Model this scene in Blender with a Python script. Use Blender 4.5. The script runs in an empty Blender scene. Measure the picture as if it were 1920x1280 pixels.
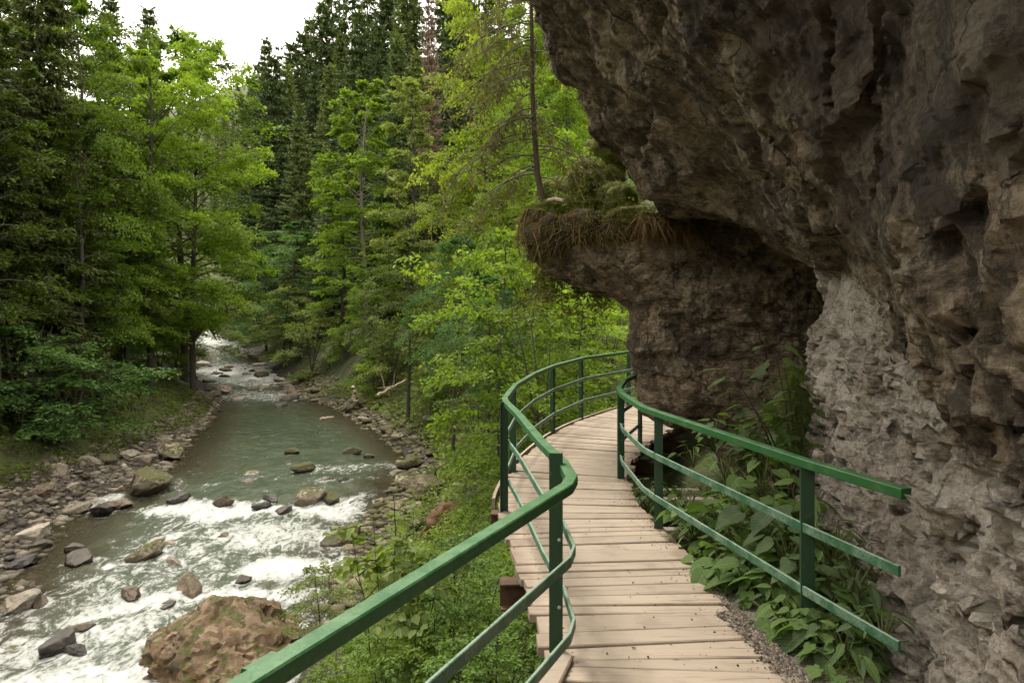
import bpy, bmesh, math, random
import numpy as np
from mathutils import Vector, Matrix

# ------------------------------------------------------------------ camera, sky, sun, exposure
scene = bpy.context.scene
C = scene.collection
R = math.radians
F_PX, CX, HY, CAMZ = 1300.0, 960.0, 590.0, 1.8      # focal length in photo pixels, horizon row, eye height over the deck
cam_d = bpy.data.cameras.new('camera'); cam = bpy.data.objects.new('camera', cam_d); C.objects.link(cam)
cam.location = (0, 0, CAMZ); cam.rotation_euler = (R(90), 0, 0)
cam_d.sensor_width = 36.0; cam_d.lens = 36.0 * F_PX / 1920.0
cam_d.shift_y = -50.0 / 1920.0
cam_d.clip_start = 0.05; cam_d.clip_end = 3000
scene.camera = cam

SUN_EL, SUN_AZ = 62.0, -38.0          # azimuth from +Y towards +X
world = bpy.data.worlds.new('World'); scene.world = world; world.use_nodes = True
wn = world.node_tree; wn.nodes.clear()
def wnode(t, **k):
    n = wn.nodes.new(t)
    for a, v in k.items(): setattr(n, a, v)
    return n
sky = wnode('ShaderNodeTexSky', sky_type='NISHITA', sun_disc=False)
sky.sun_elevation = R(SUN_EL); sky.sun_rotation = R(SUN_AZ); sky.air_density = 1.0; sky.dust_density = 2.0
wco = wnode('ShaderNodeTexCoord')
wno = wnode('ShaderNodeTexNoise'); wno.inputs['Scale'].default_value = 2.2; wno.inputs['Detail'].default_value = 6
wrp = wnode('ShaderNodeValToRGB'); wrp.color_ramp.elements[0].position = .30; wrp.color_ramp.elements[1].position = .52
wrp.color_ramp.elements[0].color = (.80, .80, .80, 1)
wmx = wnode('ShaderNodeMixRGB'); wmx.inputs[2].default_value = (12.2, 11.5, 10.2, 1)     # bright even cloud deck
wbg = wnode('ShaderNodeBackground'); wbg.inputs['Strength'].default_value = 0.12
wou = wnode('ShaderNodeOutputWorld')
wn.links.new(wco.outputs['Generated'], wno.inputs['Vector']); wn.links.new(wno.outputs['Fac'], wrp.inputs['Fac'])
wn.links.new(wrp.outputs['Color'], wmx.inputs['Fac']); wn.links.new(sky.outputs['Color'], wmx.inputs[1])
wn.links.new(wmx.outputs['Color'], wbg.inputs['Color']); wn.links.new(wbg.outputs['Background'], wou.inputs['Surface'])
sun_d = bpy.data.lights.new('sun', 'SUN'); sun_d.energy = 1.6; sun_d.angle = R(14); sun_d.color = (1.0, .95, .86)
sun = bpy.data.objects.new('sun', sun_d); C.objects.link(sun)
sdir = Vector((math.sin(R(SUN_AZ)) * math.cos(R(SUN_EL)), math.cos(R(SUN_AZ)) * math.cos(R(SUN_EL)), math.sin(R(SUN_EL))))
sun.rotation_euler = sdir.to_track_quat('Z', 'Y').to_euler()
vs = scene.view_settings
vs.view_transform = 'Standard'; vs.look = 'None'; vs.exposure = 1.22; vs.gamma = 1.0; vs.use_curve_mapping = False
scene.cycles.use_denoising = True
try: scene.cycles.denoiser = 'OPENIMAGEDENOISE'
except Exception: pass
scene.cycles.max_bounces = 7; scene.cycles.diffuse_bounces = 4; scene.cycles.glossy_bounces = 2
scene.cycles.transmission_bounces = 4; scene.cycles.transparent_max_bounces = 6
scene.cycles.caustics_reflective = False; scene.cycles.caustics_refractive = False
scene.cycles.sample_clamp_indirect = 6

# ------------------------------------------------------------------ helpers
rng = np.random.default_rng(11)
def at(px, py, Y): return np.array([(px - CX) / F_PX * Y, Y, CAMZ - (py - HY) / F_PX * Y])
def sstep(x, a, b):
    t = np.clip((x - a) / (b - a), 0, 1); return t * t * (3 - 2 * t)
def _hash(ix, iy, iz, seed):
    h = (ix.astype(np.uint32) * np.uint32(374761393)) ^ (iy.astype(np.uint32) * np.uint32(668265263)) ^ (iz.astype(np.uint32) * np.uint32(2246822519)) ^ np.uint32((seed * 3266489917) & 0xffffffff)
    h ^= h >> np.uint32(15); h *= np.uint32(2246822519); h ^= h >> np.uint32(13); h *= np.uint32(3266489917); h ^= h >> np.uint32(16)
    return h.astype(np.float32) / np.float32(4294967295.0)
def vnoise(P, seed=0):
    P = np.asarray(P, np.float32); I = np.floor(P).astype(np.int64); f = P - I; f = f * f * f * (f * (f * 6 - 15) + 10)
    ix, iy, iz = I[:, 0], I[:, 1], I[:, 2]; out = 0
    for dx in (0, 1):
        wx = f[:, 0] if dx else 1 - f[:, 0]
        for dy in (0, 1):
            wy = f[:, 1] if dy else 1 - f[:, 1]
            for dz in (0, 1):
                wz = f[:, 2] if dz else 1 - f[:, 2]
                out = out + wx * wy * wz * _hash(ix + dx, iy + dy, iz + dz, seed)
    return out * 2 - 1
def fbm(P, oct=4, seed=0, gain=.5, lac=2.03):
    P = np.asarray(P, np.float32); a, s, o = 1., 0., 0.
    for k in range(oct):
        o = o + a * vnoise(P * lac ** k + 17.3 * k, seed + k); s += a; a *= gain
    return o / s
def ridged(P, oct=4, seed=0):
    a, s, o = 1., 0., 0.
    for k in range(oct):
        o = o + a * (1 - 2 * np.abs(vnoise(P * 2.1 ** k + 9.1 * k, seed + k))); s += a; a *= .5
    return o / s
def worley(P, seed=0):
    """F1, F2 and a random value of the nearest cell"""
    P = np.asarray(P, np.float32); I = np.floor(P).astype(np.int64); f1 = np.full(len(P), 9., np.float32); f2 = f1.copy(); cid = np.zeros(len(P), np.float32)
    for dx in (-1, 0, 1):
        for dy in (-1, 0, 1):
            for dz in (-1, 0, 1):
                a, b, c = I[:, 0] + dx, I[:, 1] + dy, I[:, 2] + dz
                q = np.stack([a + _hash(a, b, c, seed), b + _hash(a, b, c, seed + 1), c + _hash(a, b, c, seed + 2)], 1)
                d = np.sqrt(((q - P) ** 2).sum(1)); r = _hash(a, b, c, seed + 3)
                n = d < f1; f2 = np.where(n, f1, np.minimum(f2, d)); cid = np.where(n, r, cid); f1 = np.where(n, d, f1)
    return f1, f2, cid

def facets(P, seed=0, warp=None):
    """every cell of a cracked block gets its own tilted face; returns height and closeness to the joints"""
    P = np.asarray(P, np.float32); Q_ = P if warp is None else P + warp
    I = np.floor(Q_).astype(np.int64); f1 = np.full(len(P), 9., np.float32); f2 = f1.copy(); h = np.zeros(len(P), np.float32)
    for dx in (-1, 0, 1):
        for dy in (-1, 0, 1):
            for dz_ in (-1, 0, 1):
                a, b, c = I[:, 0] + dx, I[:, 1] + dy, I[:, 2] + dz_
                df = Q_ - np.stack([a + _hash(a, b, c, seed), b + _hash(a, b, c, seed + 1), c + _hash(a, b, c, seed + 2)], 1).astype(np.float32); d = np.sqrt((df ** 2).sum(1))
                n = d < f1; f2 = np.where(n, f1, np.minimum(f2, d)); f1 = np.where(n, d, f1)
                if n.any():
                    g = np.stack([_hash(a[n], b[n], c[n], seed + 4), _hash(a[n], b[n], c[n], seed + 5), _hash(a[n], b[n], c[n], seed + 6)], 1) * 2 - 1
                    h[n] = (df[n] * g).sum(1) * .9 + (_hash(a[n], b[n], c[n], seed + 7) - .5) * .6
    return h, 1 - sstep(f2 - f1, 0., .12)

class Acc:
    """collects triangles / quads for one mesh"""
    def __init__(s): s.v = []; s.f = []; s.n = 0
    def add(s, V, *Fs):
        V = np.asarray(V, np.float32).reshape(-1, 3)
        for Fa in Fs:
            Fa = np.asarray(Fa, np.int64)
            if len(Fa): s.f.append(Fa + s.n)
        s.v.append(V); s.n += len(V)
    def mesh(s, name, smooth=False):
        V = np.concatenate(s.v) if s.v else np.zeros((0, 3), np.float32)
        return build_mesh(name, V, s.f, smooth)
def build_mesh(name, V, Fs, smooth=False):
    me = bpy.data.meshes.new(name)
    sizes = [np.full(len(f), f.shape[1], np.int32) for f in Fs]
    idx = np.concatenate([f.reshape(-1) for f in Fs]).astype(np.int32); sizes = np.concatenate(sizes)
    starts = np.concatenate([[0], np.cumsum(sizes)[:-1]]).astype(np.int32)
    me.vertices.add(len(V)); me.vertices.foreach_set('co', np.asarray(V, np.float32).reshape(-1))
    me.loops.add(len(idx)); me.loops.foreach_set('vertex_index', idx)
    me.polygons.add(len(sizes)); me.polygons.foreach_set('loop_start', starts); me.polygons.foreach_set('loop_total', sizes)
    me.polygons.foreach_set('use_smooth', np.full(len(sizes), bool(smooth)))
    me.update(calc_edges=True); me.validate(); return me
def link(name, me, mat=None, parent=None):
    o = bpy.data.objects.new(name, me); C.objects.link(o)
    if mat is not None and me is not None and len(me.materials) == 0: me.materials.append(mat)
    if parent is not None: o.parent = parent
    return o
def tag(o, label=None, cat=None, group=None, kind=None):
    if label: o['label'] = label
    if cat: o['category'] = cat
    if group: o['group'] = group
    if kind: o['kind'] = kind
    return o
def empty(name, loc=(0, 0, 0), label=None, cat=None, group=None):
    o = bpy.data.objects.new(name, None); C.objects.link(o); o.location = [float(a) for a in loc]; o.empty_display_size = .2
    return tag(o, label, cat, group)
def norm(a): return a / np.maximum(np.linalg.norm(a, axis=-1, keepdims=True), 1e-9)
def tube(acc, P, rad, sides=6, cap=True):
    P = np.asarray(P, float); n = len(P); rad = np.broadcast_to(np.asarray(rad, float), (n,))
    T = norm(np.gradient(P, axis=0)); ref = np.array([0, 0, 1.]) if abs(T[0][2]) < .9 else np.array([1., 0, 0])
    S = norm(np.cross(T, ref)); U = np.cross(S, T)
    a = np.arange(sides) / sides * 2 * np.pi
    V = P[:, None] + rad[:, None, None] * (np.cos(a)[None, :, None] * S[:, None] + np.sin(a)[None, :, None] * U[:, None])
    i = np.arange(n - 1)[:, None] * sides; j = np.arange(sides)[None]; k = (j + 1) % sides
    Q = np.stack([i + j, i + k, i + sides + k, i + sides + j], -1).reshape(-1, 4)
    acc.add(V.reshape(-1, 3), Q)
    if cap:
        acc.add(np.vstack([V[-1], P[-1:] + T[-1] * rad[-1]]), np.array([[q, (q + 1) % sides, sides] for q in range(sides)]))
        acc.add(np.vstack([V[0], P[:1] - T[0] * rad[0] * .3]), np.array([[(q + 1) % sides, q, sides] for q in range(sides)]))
def box(acc, c, ux, uy, uz, hx, hy, hz, bev=0.0):
    """box with half sizes along unit axes; bev chamfers the long edges"""
    c = np.asarray(c, float); ux, uy, uz = [np.asarray(u, float) for u in (ux, uy, uz)]
    b = min(bev, hy * .49, hz * .49)
    if b <= 0: ring = [(-hy, -hz), (hy, -hz), (hy, hz), (-hy, hz)]
    else: ring = [(-hy + b, -hz), (hy - b, -hz), (hy, -hz + b), (hy, hz - b), (hy - b, hz), (-hy + b, hz), (-hy, hz - b), (-hy, -hz + b)]
    m = len(ring); V = [c + ux * sx * hx + uy * y + uz * z for sx in (-1, 1) for y, z in ring]
    Q = [[i, (i + 1) % m, m + (i + 1) % m, m + i] for i in range(m)]
    acc.add(V, np.array(Q)); acc.add(V[:m], np.array([list(range(m))[::-1]])); acc.add(V[m:], np.array([list(range(m))]))

# ------------------------------------------------------------------ materials
def new_mat(name):
    m = bpy.data.materials.new(name); m.use_nodes = True; nt = m.node_tree; nt.nodes.clear()
    out = nt.nodes.new('ShaderNodeOutputMaterial'); b = nt.nodes.new('ShaderNodeBsdfPrincipled')
    nt.links.new(b.outputs[0], out.inputs[0]); return m, nt, b, out
class NT:
    def __init__(s, nt): s.nt = nt
    def n(s, t, ins=None, **k):
        x = s.nt.nodes.new(t)
        for a, v in k.items(): setattr(x, a, v)
        for a, v in (ins or {}).items():
            if isinstance(v, bpy.types.NodeSocket): s.nt.links.new(v, x.inputs[a])
            else: x.inputs[a].default_value = v
        return x
    def noise(s, vec, scale, detail=5, rough=.55, dist=0.):
        return s.n('ShaderNodeTexNoise', {'Vector': vec, 'Scale': scale, 'Detail': detail, 'Roughness': rough, 'Distortion': dist}).outputs['Fac']
    def voro(s, vec, scale, feature='F1', out='Distance'):
        return s.n('ShaderNodeTexVoronoi', {'Vector': vec, 'Scale': scale}, feature=feature).outputs[out]
    def ramp(s, fac, stops):
        x = s.n('ShaderNodeValToRGB', {'Fac': fac}); e = x.color_ramp.elements
        while len(e) < len(stops): e.new(.5)
        for el, (p, c) in zip(e, stops):
            el.position = p; el.color = (c, c, c, 1) if isinstance(c, (int, float)) else (*c, 1)
        return x.outputs['Color']
    def mix(s, fac, a, b, mode='MIX'):
        x = s.n('ShaderNodeMixRGB', blend_type=mode)
        for i, v in enumerate((fac, a, b)):
            if isinstance(v, bpy.types.NodeSocket): s.nt.links.new(v, x.inputs[i])
            elif i == 0: x.inputs[0].default_value = v
            else: x.inputs[i].default_value = (*v, 1) if len(v) == 3 else v
        return x.outputs[0]
    def math(s, op, a, b=0.0, clamp=False):
        x = s.n('ShaderNodeMath', operation=op, use_clamp=clamp)
        for i, v in enumerate((a, b)):
            if isinstance(v, bpy.types.NodeSocket): s.nt.links.new(v, x.inputs[i])
            else: x.inputs[i].default_value = v
        return x.outputs[0]
    def bump(s, h, strength=.5, dist=.05, normal=None):
        ins = {'Height': h, 'Strength': strength, 'Distance': dist}
        if normal is not None: ins['Normal'] = normal
        return s.n('ShaderNodeBump', ins).outputs[0]
    def mapping(s, vec, scale=(1, 1, 1)):
        return s.n('ShaderNodeMapping', {'Vector': vec, 'Scale': scale}).outputs[0]
    def pos(s): return s.n('ShaderNodeNewGeometry').outputs['Position']
    def objc(s): return s.n('ShaderNodeTexCoord').outputs['Object']
    def rnd(s): return s.n('ShaderNodeObjectInfo').outputs['Random']
    def attr(s, name): return s.n('ShaderNodeAttribute', attribute_name=name).outputs['Fac']
    def normal_z(s): return s.n('ShaderNodeSeparateXYZ', {0: s.n('ShaderNodeNewGeometry').outputs['Normal']}).outputs['Z']

def leaf_mat(name, c1, c2, c3, trans=.45, rough=.5, var=.5, vein=False):
    """c1..c3: colours between which single leaves and whole crowns differ"""
    m, nt, b, out = new_mat(name); t = NT(nt)
    isl = t.n('ShaderNodeNewGeometry').outputs['Random Per Island']
    big = t.noise(t.pos(), .55, 2)
    f = t.math('ADD', t.math('MULTIPLY', isl, var), t.math('MULTIPLY', t.math('SUBTRACT', big, .5), 1.3))
    f = t.math('ADD', f, t.math('MULTIPLY', t.rnd(), .35))
    col = t.ramp(f, [(0.05, c1), (.45, c2), (.95, c3)])
    if vein:
        xyz = t.n('ShaderNodeSeparateXYZ', {0: t.objc()}); ay = t.math('ABSOLUTE', xyz.outputs['Y'])
        rib = t.ramp(ay, [(.004, 1.), (.022, 0.)])
        sv = t.math('SINE', t.math('MULTIPLY', t.math('SUBTRACT', xyz.outputs['X'], t.math('MULTIPLY', ay, .75)), 42.))
        side = t.ramp(sv, [(.86, 0.), (1., 1.)]); vv = t.math('MAXIMUM', rib, t.math('MULTIPLY', side, .55))
        blot = t.noise(t.objc(), 5, 5, .6); col = t.mix(t.math('MULTIPLY', t.ramp(blot, [(.4, 0.), (.75, 1.)]), .35), col, tuple(x * .45 for x in c2))
        col = t.mix(t.math('MULTIPLY', vv, .5), col, tuple(min(1, x * 1.7) for x in c3))
        nt.links.new(t.bump(t.math('SUBTRACT', t.math('MULTIPLY', blot, .5), vv), .5, .03), b.inputs['Normal'])
    nt.links.new(col, b.inputs['Base Color']); b.inputs['Roughness'].default_value = max(rough, .55); b.inputs['Specular IOR Level'].default_value = .18
    tr = t.n('ShaderNodeBsdfTranslucent', {'Color': t.mix(1.0, col, (1.25, 1.35, .55), 'MULTIPLY')})
    mx = t.n('ShaderNodeMixShader', {0: trans, 1: b.outputs[0], 2: tr.outputs[0]})
    nt.links.new(mx.outputs[0], out.inputs[0]); return m
LEAF = {
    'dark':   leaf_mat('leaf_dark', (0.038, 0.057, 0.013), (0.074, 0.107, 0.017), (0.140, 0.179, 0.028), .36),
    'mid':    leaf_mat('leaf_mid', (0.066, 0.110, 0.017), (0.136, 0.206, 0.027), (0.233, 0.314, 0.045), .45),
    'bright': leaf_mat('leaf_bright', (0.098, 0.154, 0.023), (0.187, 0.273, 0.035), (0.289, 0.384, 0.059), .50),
    'yellow': leaf_mat('leaf_yellow', (0.102, 0.140, 0.021), (0.192, 0.240, 0.033), (0.293, 0.346, 0.057), .50),
    'blue':   leaf_mat('leaf_blue', (0.043, 0.094, 0.029), (0.083, 0.158, 0.045), (0.147, 0.236, 0.073), .40),
    'sage':   leaf_mat('leaf_sage', (0.097, 0.134, 0.036), (0.169, 0.210, 0.061), (0.288, 0.318, 0.112), .40),
    'needle': leaf_mat('needle_dark', (0.045, 0.069, 0.024), (0.079, 0.115, 0.039), (0.137, 0.181, 0.058), .15, .6),
    'needle2': leaf_mat('needle_mid', (0.069, 0.101, 0.030), (0.127, 0.167, 0.048), (0.202, 0.244, 0.071), .2, .6),
    'olive':  leaf_mat('needle_olive', (0.096, 0.092, 0.021), (0.166, 0.155, 0.033), (0.253, 0.230, 0.053), .3, .6),
    'dead':   leaf_mat('needle_dead', (.12, .075, .050), (.20, .135, .10), (.29, .21, .165), .1, .7),
    'plant':  leaf_mat('leaf_plant', (0.079, 0.135, 0.031), (0.139, 0.229, 0.048), (0.227, 0.324, 0.083), .38, .38),
    'plant2': leaf_mat('leaf_plant_dull', (0.065, 0.101, 0.039), (0.107, 0.157, 0.057), (0.169, 0.229, 0.090), .30, .42),
    'herb':   leaf_mat('leaf_herb', (0.084, 0.145, 0.045), (0.150, 0.238, 0.072), (0.237, 0.338, 0.121), .42, .45, .35, True),
    'herb2':  leaf_mat('leaf_herb_dull', (0.070, 0.107, 0.051), (0.116, 0.169, 0.077), (0.180, 0.246, 0.120), .38, .45, .35, True),
    'olive2': leaf_mat('needle_feathery', (0.036, 0.049, 0.013), (0.066, 0.085, 0.022), (0.113, 0.133, 0.035), .22, .6),
    'alder':  leaf_mat('leaf_alder', (0.131, 0.182, 0.053), (0.206, 0.265, 0.084), (0.314, 0.365, 0.134), .42),
}
def bark_mat(name, a, b_, sc=6):
    m, nt, b, out = new_mat(name); t = NT(nt); v = t.mapping(t.pos(), (1, 1, .25)); h = t.noise(v, sc * 3, 6, .65)
    nt.links.new(t.mix(h, a, b_), b.inputs['Base Color']); b.inputs['Roughness'].default_value = .9
    nt.links.new(t.bump(h, .8, .03), b.inputs['Normal']); return m
BARK = bark_mat('bark_dark', (.022, .018, .013), (.075, .062, .048)); BARK_L = bark_mat('bark_grey', (.055, .047, .036), (.21, .19, .155)); BARK_B = bark_mat('bark_brown', (.05, .032, .02), (.15, .105, .068))

def rock_mat(name, dark, mid, light, moss=0., scale=1., wet=0., bump=.6, obj=True, rust=None, wl=False):
    m, nt, b, out = new_mat(name); t = NT(nt); v = t.objc() if obj else t.pos()
    if obj:
        ofs = t.n('ShaderNodeVectorMath', {0: v, 1: t.n('ShaderNodeCombineXYZ', {0: t.math('MULTIPLY', t.rnd(), 37.), 1: t.math('MULTIPLY', t.rnd(), 91.), 2: 0.0}).outputs[0]}, operation='ADD').outputs[0]
        v = ofs
    n1 = t.noise(v, 1.3 * scale, 8, .62, .6); n2 = t.noise(v, 6 * scale, 8, .68); n3 = t.noise(v, 22 * scale, 6, .7)
    f = t.math('ADD', t.math('MULTIPLY', n1, .62), t.math('MULTIPLY', n2, .38))
    if obj: f = t.math('ADD', f, t.math('MULTIPLY', t.math('SUBTRACT', t.rnd(), .5), .22))
    col = t.ramp(f, [(.38, dark), (.49, mid), (.61, light)])
    if rust: col = t.mix(t.ramp(t.noise(v, 2.3 * scale, 5, .6), [(.50, 0.), (.66, .75)]), col, rust)
    col = t.mix(t.math('MULTIPLY', t.ramp(n3, [(.25, 1.), (.5, 0.)]), .55), col, dark)
    rough = .85
    if moss > 0:
        mz = t.math('ADD', t.normal_z(), t.math('MULTIPLY', t.math('SUBTRACT', t.noise(v, 3.5 * scale, 6, .6), .5), 3.2))
        mk = t.ramp(mz, [(.95 - moss, 0.), (1.15 - moss, 1.)])
        mc = t.ramp(t.noise(v, 14 * scale, 4), [(.3, (.024, .024, .004)), (.55, (.060, .060, .010)), (.75, (.105, .10, .018))])
        col = t.mix(mk, col, mc)
    if wl:                                                 # wet waterline: darker and shinier where the current laps
        zr = t.math('SUBTRACT', t.n('ShaderNodeSeparateXYZ', {0: t.pos()}).outputs['Z'], t.n('ShaderNodeSeparateXYZ', {0: t.n('ShaderNodeObjectInfo').outputs['Location']}).outputs['Z'])
        wk = t.ramp(t.math('ADD', zr, t.math('MULTIPLY', t.math('SUBTRACT', n2, .5), .35)), [(.0, 1.), (.06, 0.)])
        col = t.mix(wk, col, t.mix(1., col, (.42, .38, .34), 'MULTIPLY')); nt.links.new(t.math('SUBTRACT', rough - .55 * wet, t.math('MULTIPLY', wk, .3)), b.inputs['Roughness'])
    else: b.inputs['Roughness'].default_value = rough - .55 * wet
    nt.links.new(col, b.inputs['Base Color'])
    hh = t.math('ADD', t.math('MULTIPLY', n2, .7), t.math('MULTIPLY', n3, .35))
    nt.links.new(t.bump(hh, bump, .08 / scale), b.inputs['Normal']); return m
ROCKM = {
    'grey':  rock_mat('stone_grey', (.050, .042, .031), (.125, .106, .080), (.26, .228, .178), 0., 1.6),
    'pale':  rock_mat('stone_pale', (.13, .105, .080), (.26, .215, .170), (.42, .365, .30), 0., 1.6),
    'brown': rock_mat('stone_brown', (.045, .033, .022), (.105, .080, .055), (.20, .155, .11), .05, 1.6),
    'wet':   rock_mat('stone_wet', (.016, .013, .011), (.040, .033, .027), (.085, .070, .055), 0., 1.6, .75, .6, True, None, True),
    'wetbrown': rock_mat('stone_wet_brown', (.030, .020, .012), (.075, .050, .030), (.15, .105, .07), 0., 1.6, .7, .6, True, None, True),
    'moss':  rock_mat('stone_mossy', (.045, .038, .024), (.11, .092, .06), (.23, .195, .14), .62, 1.6, 0., .6, True, None, True),
    'mossp': rock_mat('stone_half_mossy', (.12, .098, .068), (.25, .21, .155), (.40, .345, .265), .36, 1.6, 0., .6, True, None, True),
}
# ------------------------------------------------------------------ terrain function
RY = np.array([-160, -60, -10, 8, 12, 15, 20, 26, 31, 36, 41, 45, 58, 70, 85, 115, 150, 200, 700.])
XRv = np.array([60., 2., -3.0, -3.2, -3.4, -3.7, -4.0, -3.4, -5.2, -7.6, -10, -13, -19, -25, -33, -46, -75, -130, -700.])
XLv = np.array([50., -7., -9.2, -9.5, -10.4, -11.4, -13.6, -13.2, -15, -16.4, -18, -19.5, -26.5, -32.5, -40, -54, -84, -140, -715.])
ZWy = np.array([-30, 12, 19.5, 21, 23.3, 60, 85, 115, 700.]); ZWv = np.array([-4.6, -4.33, -4.22, -4.15, -3.93, -3.45, -1.9, .7, 8.])
def XR(Y): return np.interp(Y, RY, XRv)
def XL(Y): return np.interp(Y, RY, XLv)
def ZW(Y): return np.interp(Y, ZWy, ZWv)
def bar_w(Y): return np.interp(Y, [0, 10, 22, 28, 35, 60], [4.0, 4.6, 4.0, 2.5, .8, 1.0])
def terrain(X, Y, detail=True):
    X = np.asarray(X, float); Y = np.asarray(Y, float)
    xr, xl, zw = XR(Y), XL(Y), ZW(Y)
    # slanted river: shorten sideways distance where it runs diagonally
    k = np.interp(Y, [60, 90, 150], [1., .85, .65])
    dR, dL = (X - xr) * k, (xl - X) * k
    right = np.interp(dR, [0, .8, 2, 4, 8, 20, 60, 150, 400], [0, .22, .75, 2.7, 4.8, 12.5, 46, 100, 150])
    bw = bar_w(Y); e = dL - bw
    left = np.where(dL < bw, .38 * np.clip(dL, 0, None) / bw, np.interp(e, [0, 1.3, 4, 8, 20, 60, 150, 400], [.38, 1.05, 1.7, 2.7, 8.5, 40, 95, 140]))
    w = xr - xl; inside = np.minimum(-dR, -dL)
    bed = -np.minimum(inside * .22, .75) * np.interp(X, [-30, -10.5, -7], [.75, .7, 1.]) 
    h = np.where(dR > 0, right, np.where(dL > 0, left, bed))
    z = zw + h
    z = z + 45 * sstep(Y, 230, 480)
    # bench below the boardwalk and under the cliff
    cap = np.interp(X, [-3.2, -1.2, -.3, .6, 1.1, 1.55], [-3.5, -1.75, -1.0, -.75, -.6, -.5])
    patch = sstep(X, 1.15, 1.5) * (1 - sstep(Y, 5.0, 6.6))
    cap = cap * (1 - patch) + patch * (-.10 + .25 * np.clip(X - 1.7, 0, 1))
    pit = sstep(X, 1.05, 1.5) * sstep(Y, 5.6, 6.8) * (1 - sstep(Y, 8.3, 9.6)); cap = cap - .35 * pit
    wgt = 1 - sstep(Y, 13.5, 18.5)
    z = z * (1 - wgt) + np.minimum(z, cap) * wgt
    if detail:
        P = np.stack([X, Y, 0 * X], -1).reshape(-1, 3)
        near = .16 * fbm(P * .8, 4, 5) + .06 * fbm(P * 3.1, 3, 8); far = 2.2 * fbm(P * .045, 4, 9)
        land = sstep(np.maximum(dR, dL), .0, 1.5).reshape(-1); away = sstep(np.maximum(dR, dL - 8), 8, 30).reshape(-1)
        deckzone = (sstep(X, -.9, -.2) * wgt).reshape(-1)
        z = z + (near * (.35 + 1.2 * land) * (1 - .75 * deckzone) + far * away * (1 - deckzone)).reshape(z.shape)
    return z
def zg(x, y): return float(terrain(np.array([x]), np.array([y]))[0])

# ground: one sheet, fine near the camera, reaching past the far ridge
gy = np.concatenate([np.arange(-160, -25, 6), np.arange(-25, 2, .8), np.arange(2, 16, .16), np.arange(16, 46, .26), np.arange(46, 110, .9), np.arange(110, 240, 3.5), np.arange(240, 760, 18)])
gx = np.concatenate([np.arange(-760, -240, 20), np.arange(-240, -90, 4.5), np.arange(-90, -36, 1.4), np.arange(-36, -20, .42), np.arange(-20, -2, .2), np.arange(-2, 5, .16), np.arange(5, 40, 1.2), np.arange(40, 140, 5), np.arange(140, 700, 22)])
GX, GY = np.meshgrid(gx, gy, indexing='ij'); GZ = terrain(GX, GY)
ni, nj = GX.shape; ii = (np.arange(ni - 1)[:, None] * nj + np.arange(nj - 1)[None]).reshape(-1)
gq = np.stack([ii, ii + nj, ii + nj + 1, ii + 1], 1)
gme = build_mesh('ground', np.stack([GX, GY, GZ], -1).reshape(-1, 3), [gq], True)
a = gme.attributes.new('bank', 'FLOAT', 'POINT')            # 1 on the stony shores, 0 in the woods
dR_, dL_ = (GX - XR(GY)), (XL(GY) - GX)
bk = np.maximum((1 - sstep(dR_, .4, 2.6)) * (dR_ > -20), 0) * (GX > (XR(GY) + XL(GY)) / 2) + (1 - sstep(dL_ - bar_w(GY), -.6, .6)) * (GX <= (XR(GY) + XL(GY)) / 2)
a.data.foreach_set('value', np.clip(bk, 0, 1).astype(np.float32).reshape(-1))
m, nt, b, out = new_mat('forest_ground'); t = NT(nt); p = t.pos()
n1 = t.noise(p, .7, 6, .6); n2 = t.noise(p, 7, 6, .65); n3 = t.noise(p, 30, 4)
soil = t.ramp(n2, [(.3, (.022, .017, .011)), (.6, (.055, .042, .027)), (.8, (.09, .07, .045))])
mosc = t.ramp(n3, [(.3, (.026, .040, .008)), (.7, (.075, .095, .020))])
wood = t.mix(t.ramp(n1, [(.36, 0.), (.54, 1.)]), soil, mosc)
vcol = t.voro(p, 9, 'F1', 'Color'); sep = t.n('ShaderNodeSeparateColor', {0: vcol}).outputs[0]
grav = t.mix(t.ramp(t.voro(p, 9), [(.05, 0.), (.42, 1.)]), t.ramp(sep, [(0., (.09, .077, .06)), (.5, (.17, .145, .115)), (1., (.29, .25, .205))]), (.02, .016, .012))
grav = t.mix(t.ramp(n1, [(.4, 0.), (.7, .5)]), grav, (.05, .04, .03))
bf = t.math('ADD', t.attr('bank'), t.math('MULTIPLY', t.math('SUBTRACT', n2, .5), .9))
nt.links.new(t.mix(t.ramp(bf, [(.4, 0.), (.6, 1.)]), wood, grav), b.inputs['Base Color']); b.inputs['Roughness'].default_value = .95
nt.links.new(t.bump(t.math('ADD', n2, t.math('MULTIPLY', t.voro(p, 9), -.6)), .9, .08), b.inputs['Normal'])
tag(link('ground', gme, m), kind='structure')

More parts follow.
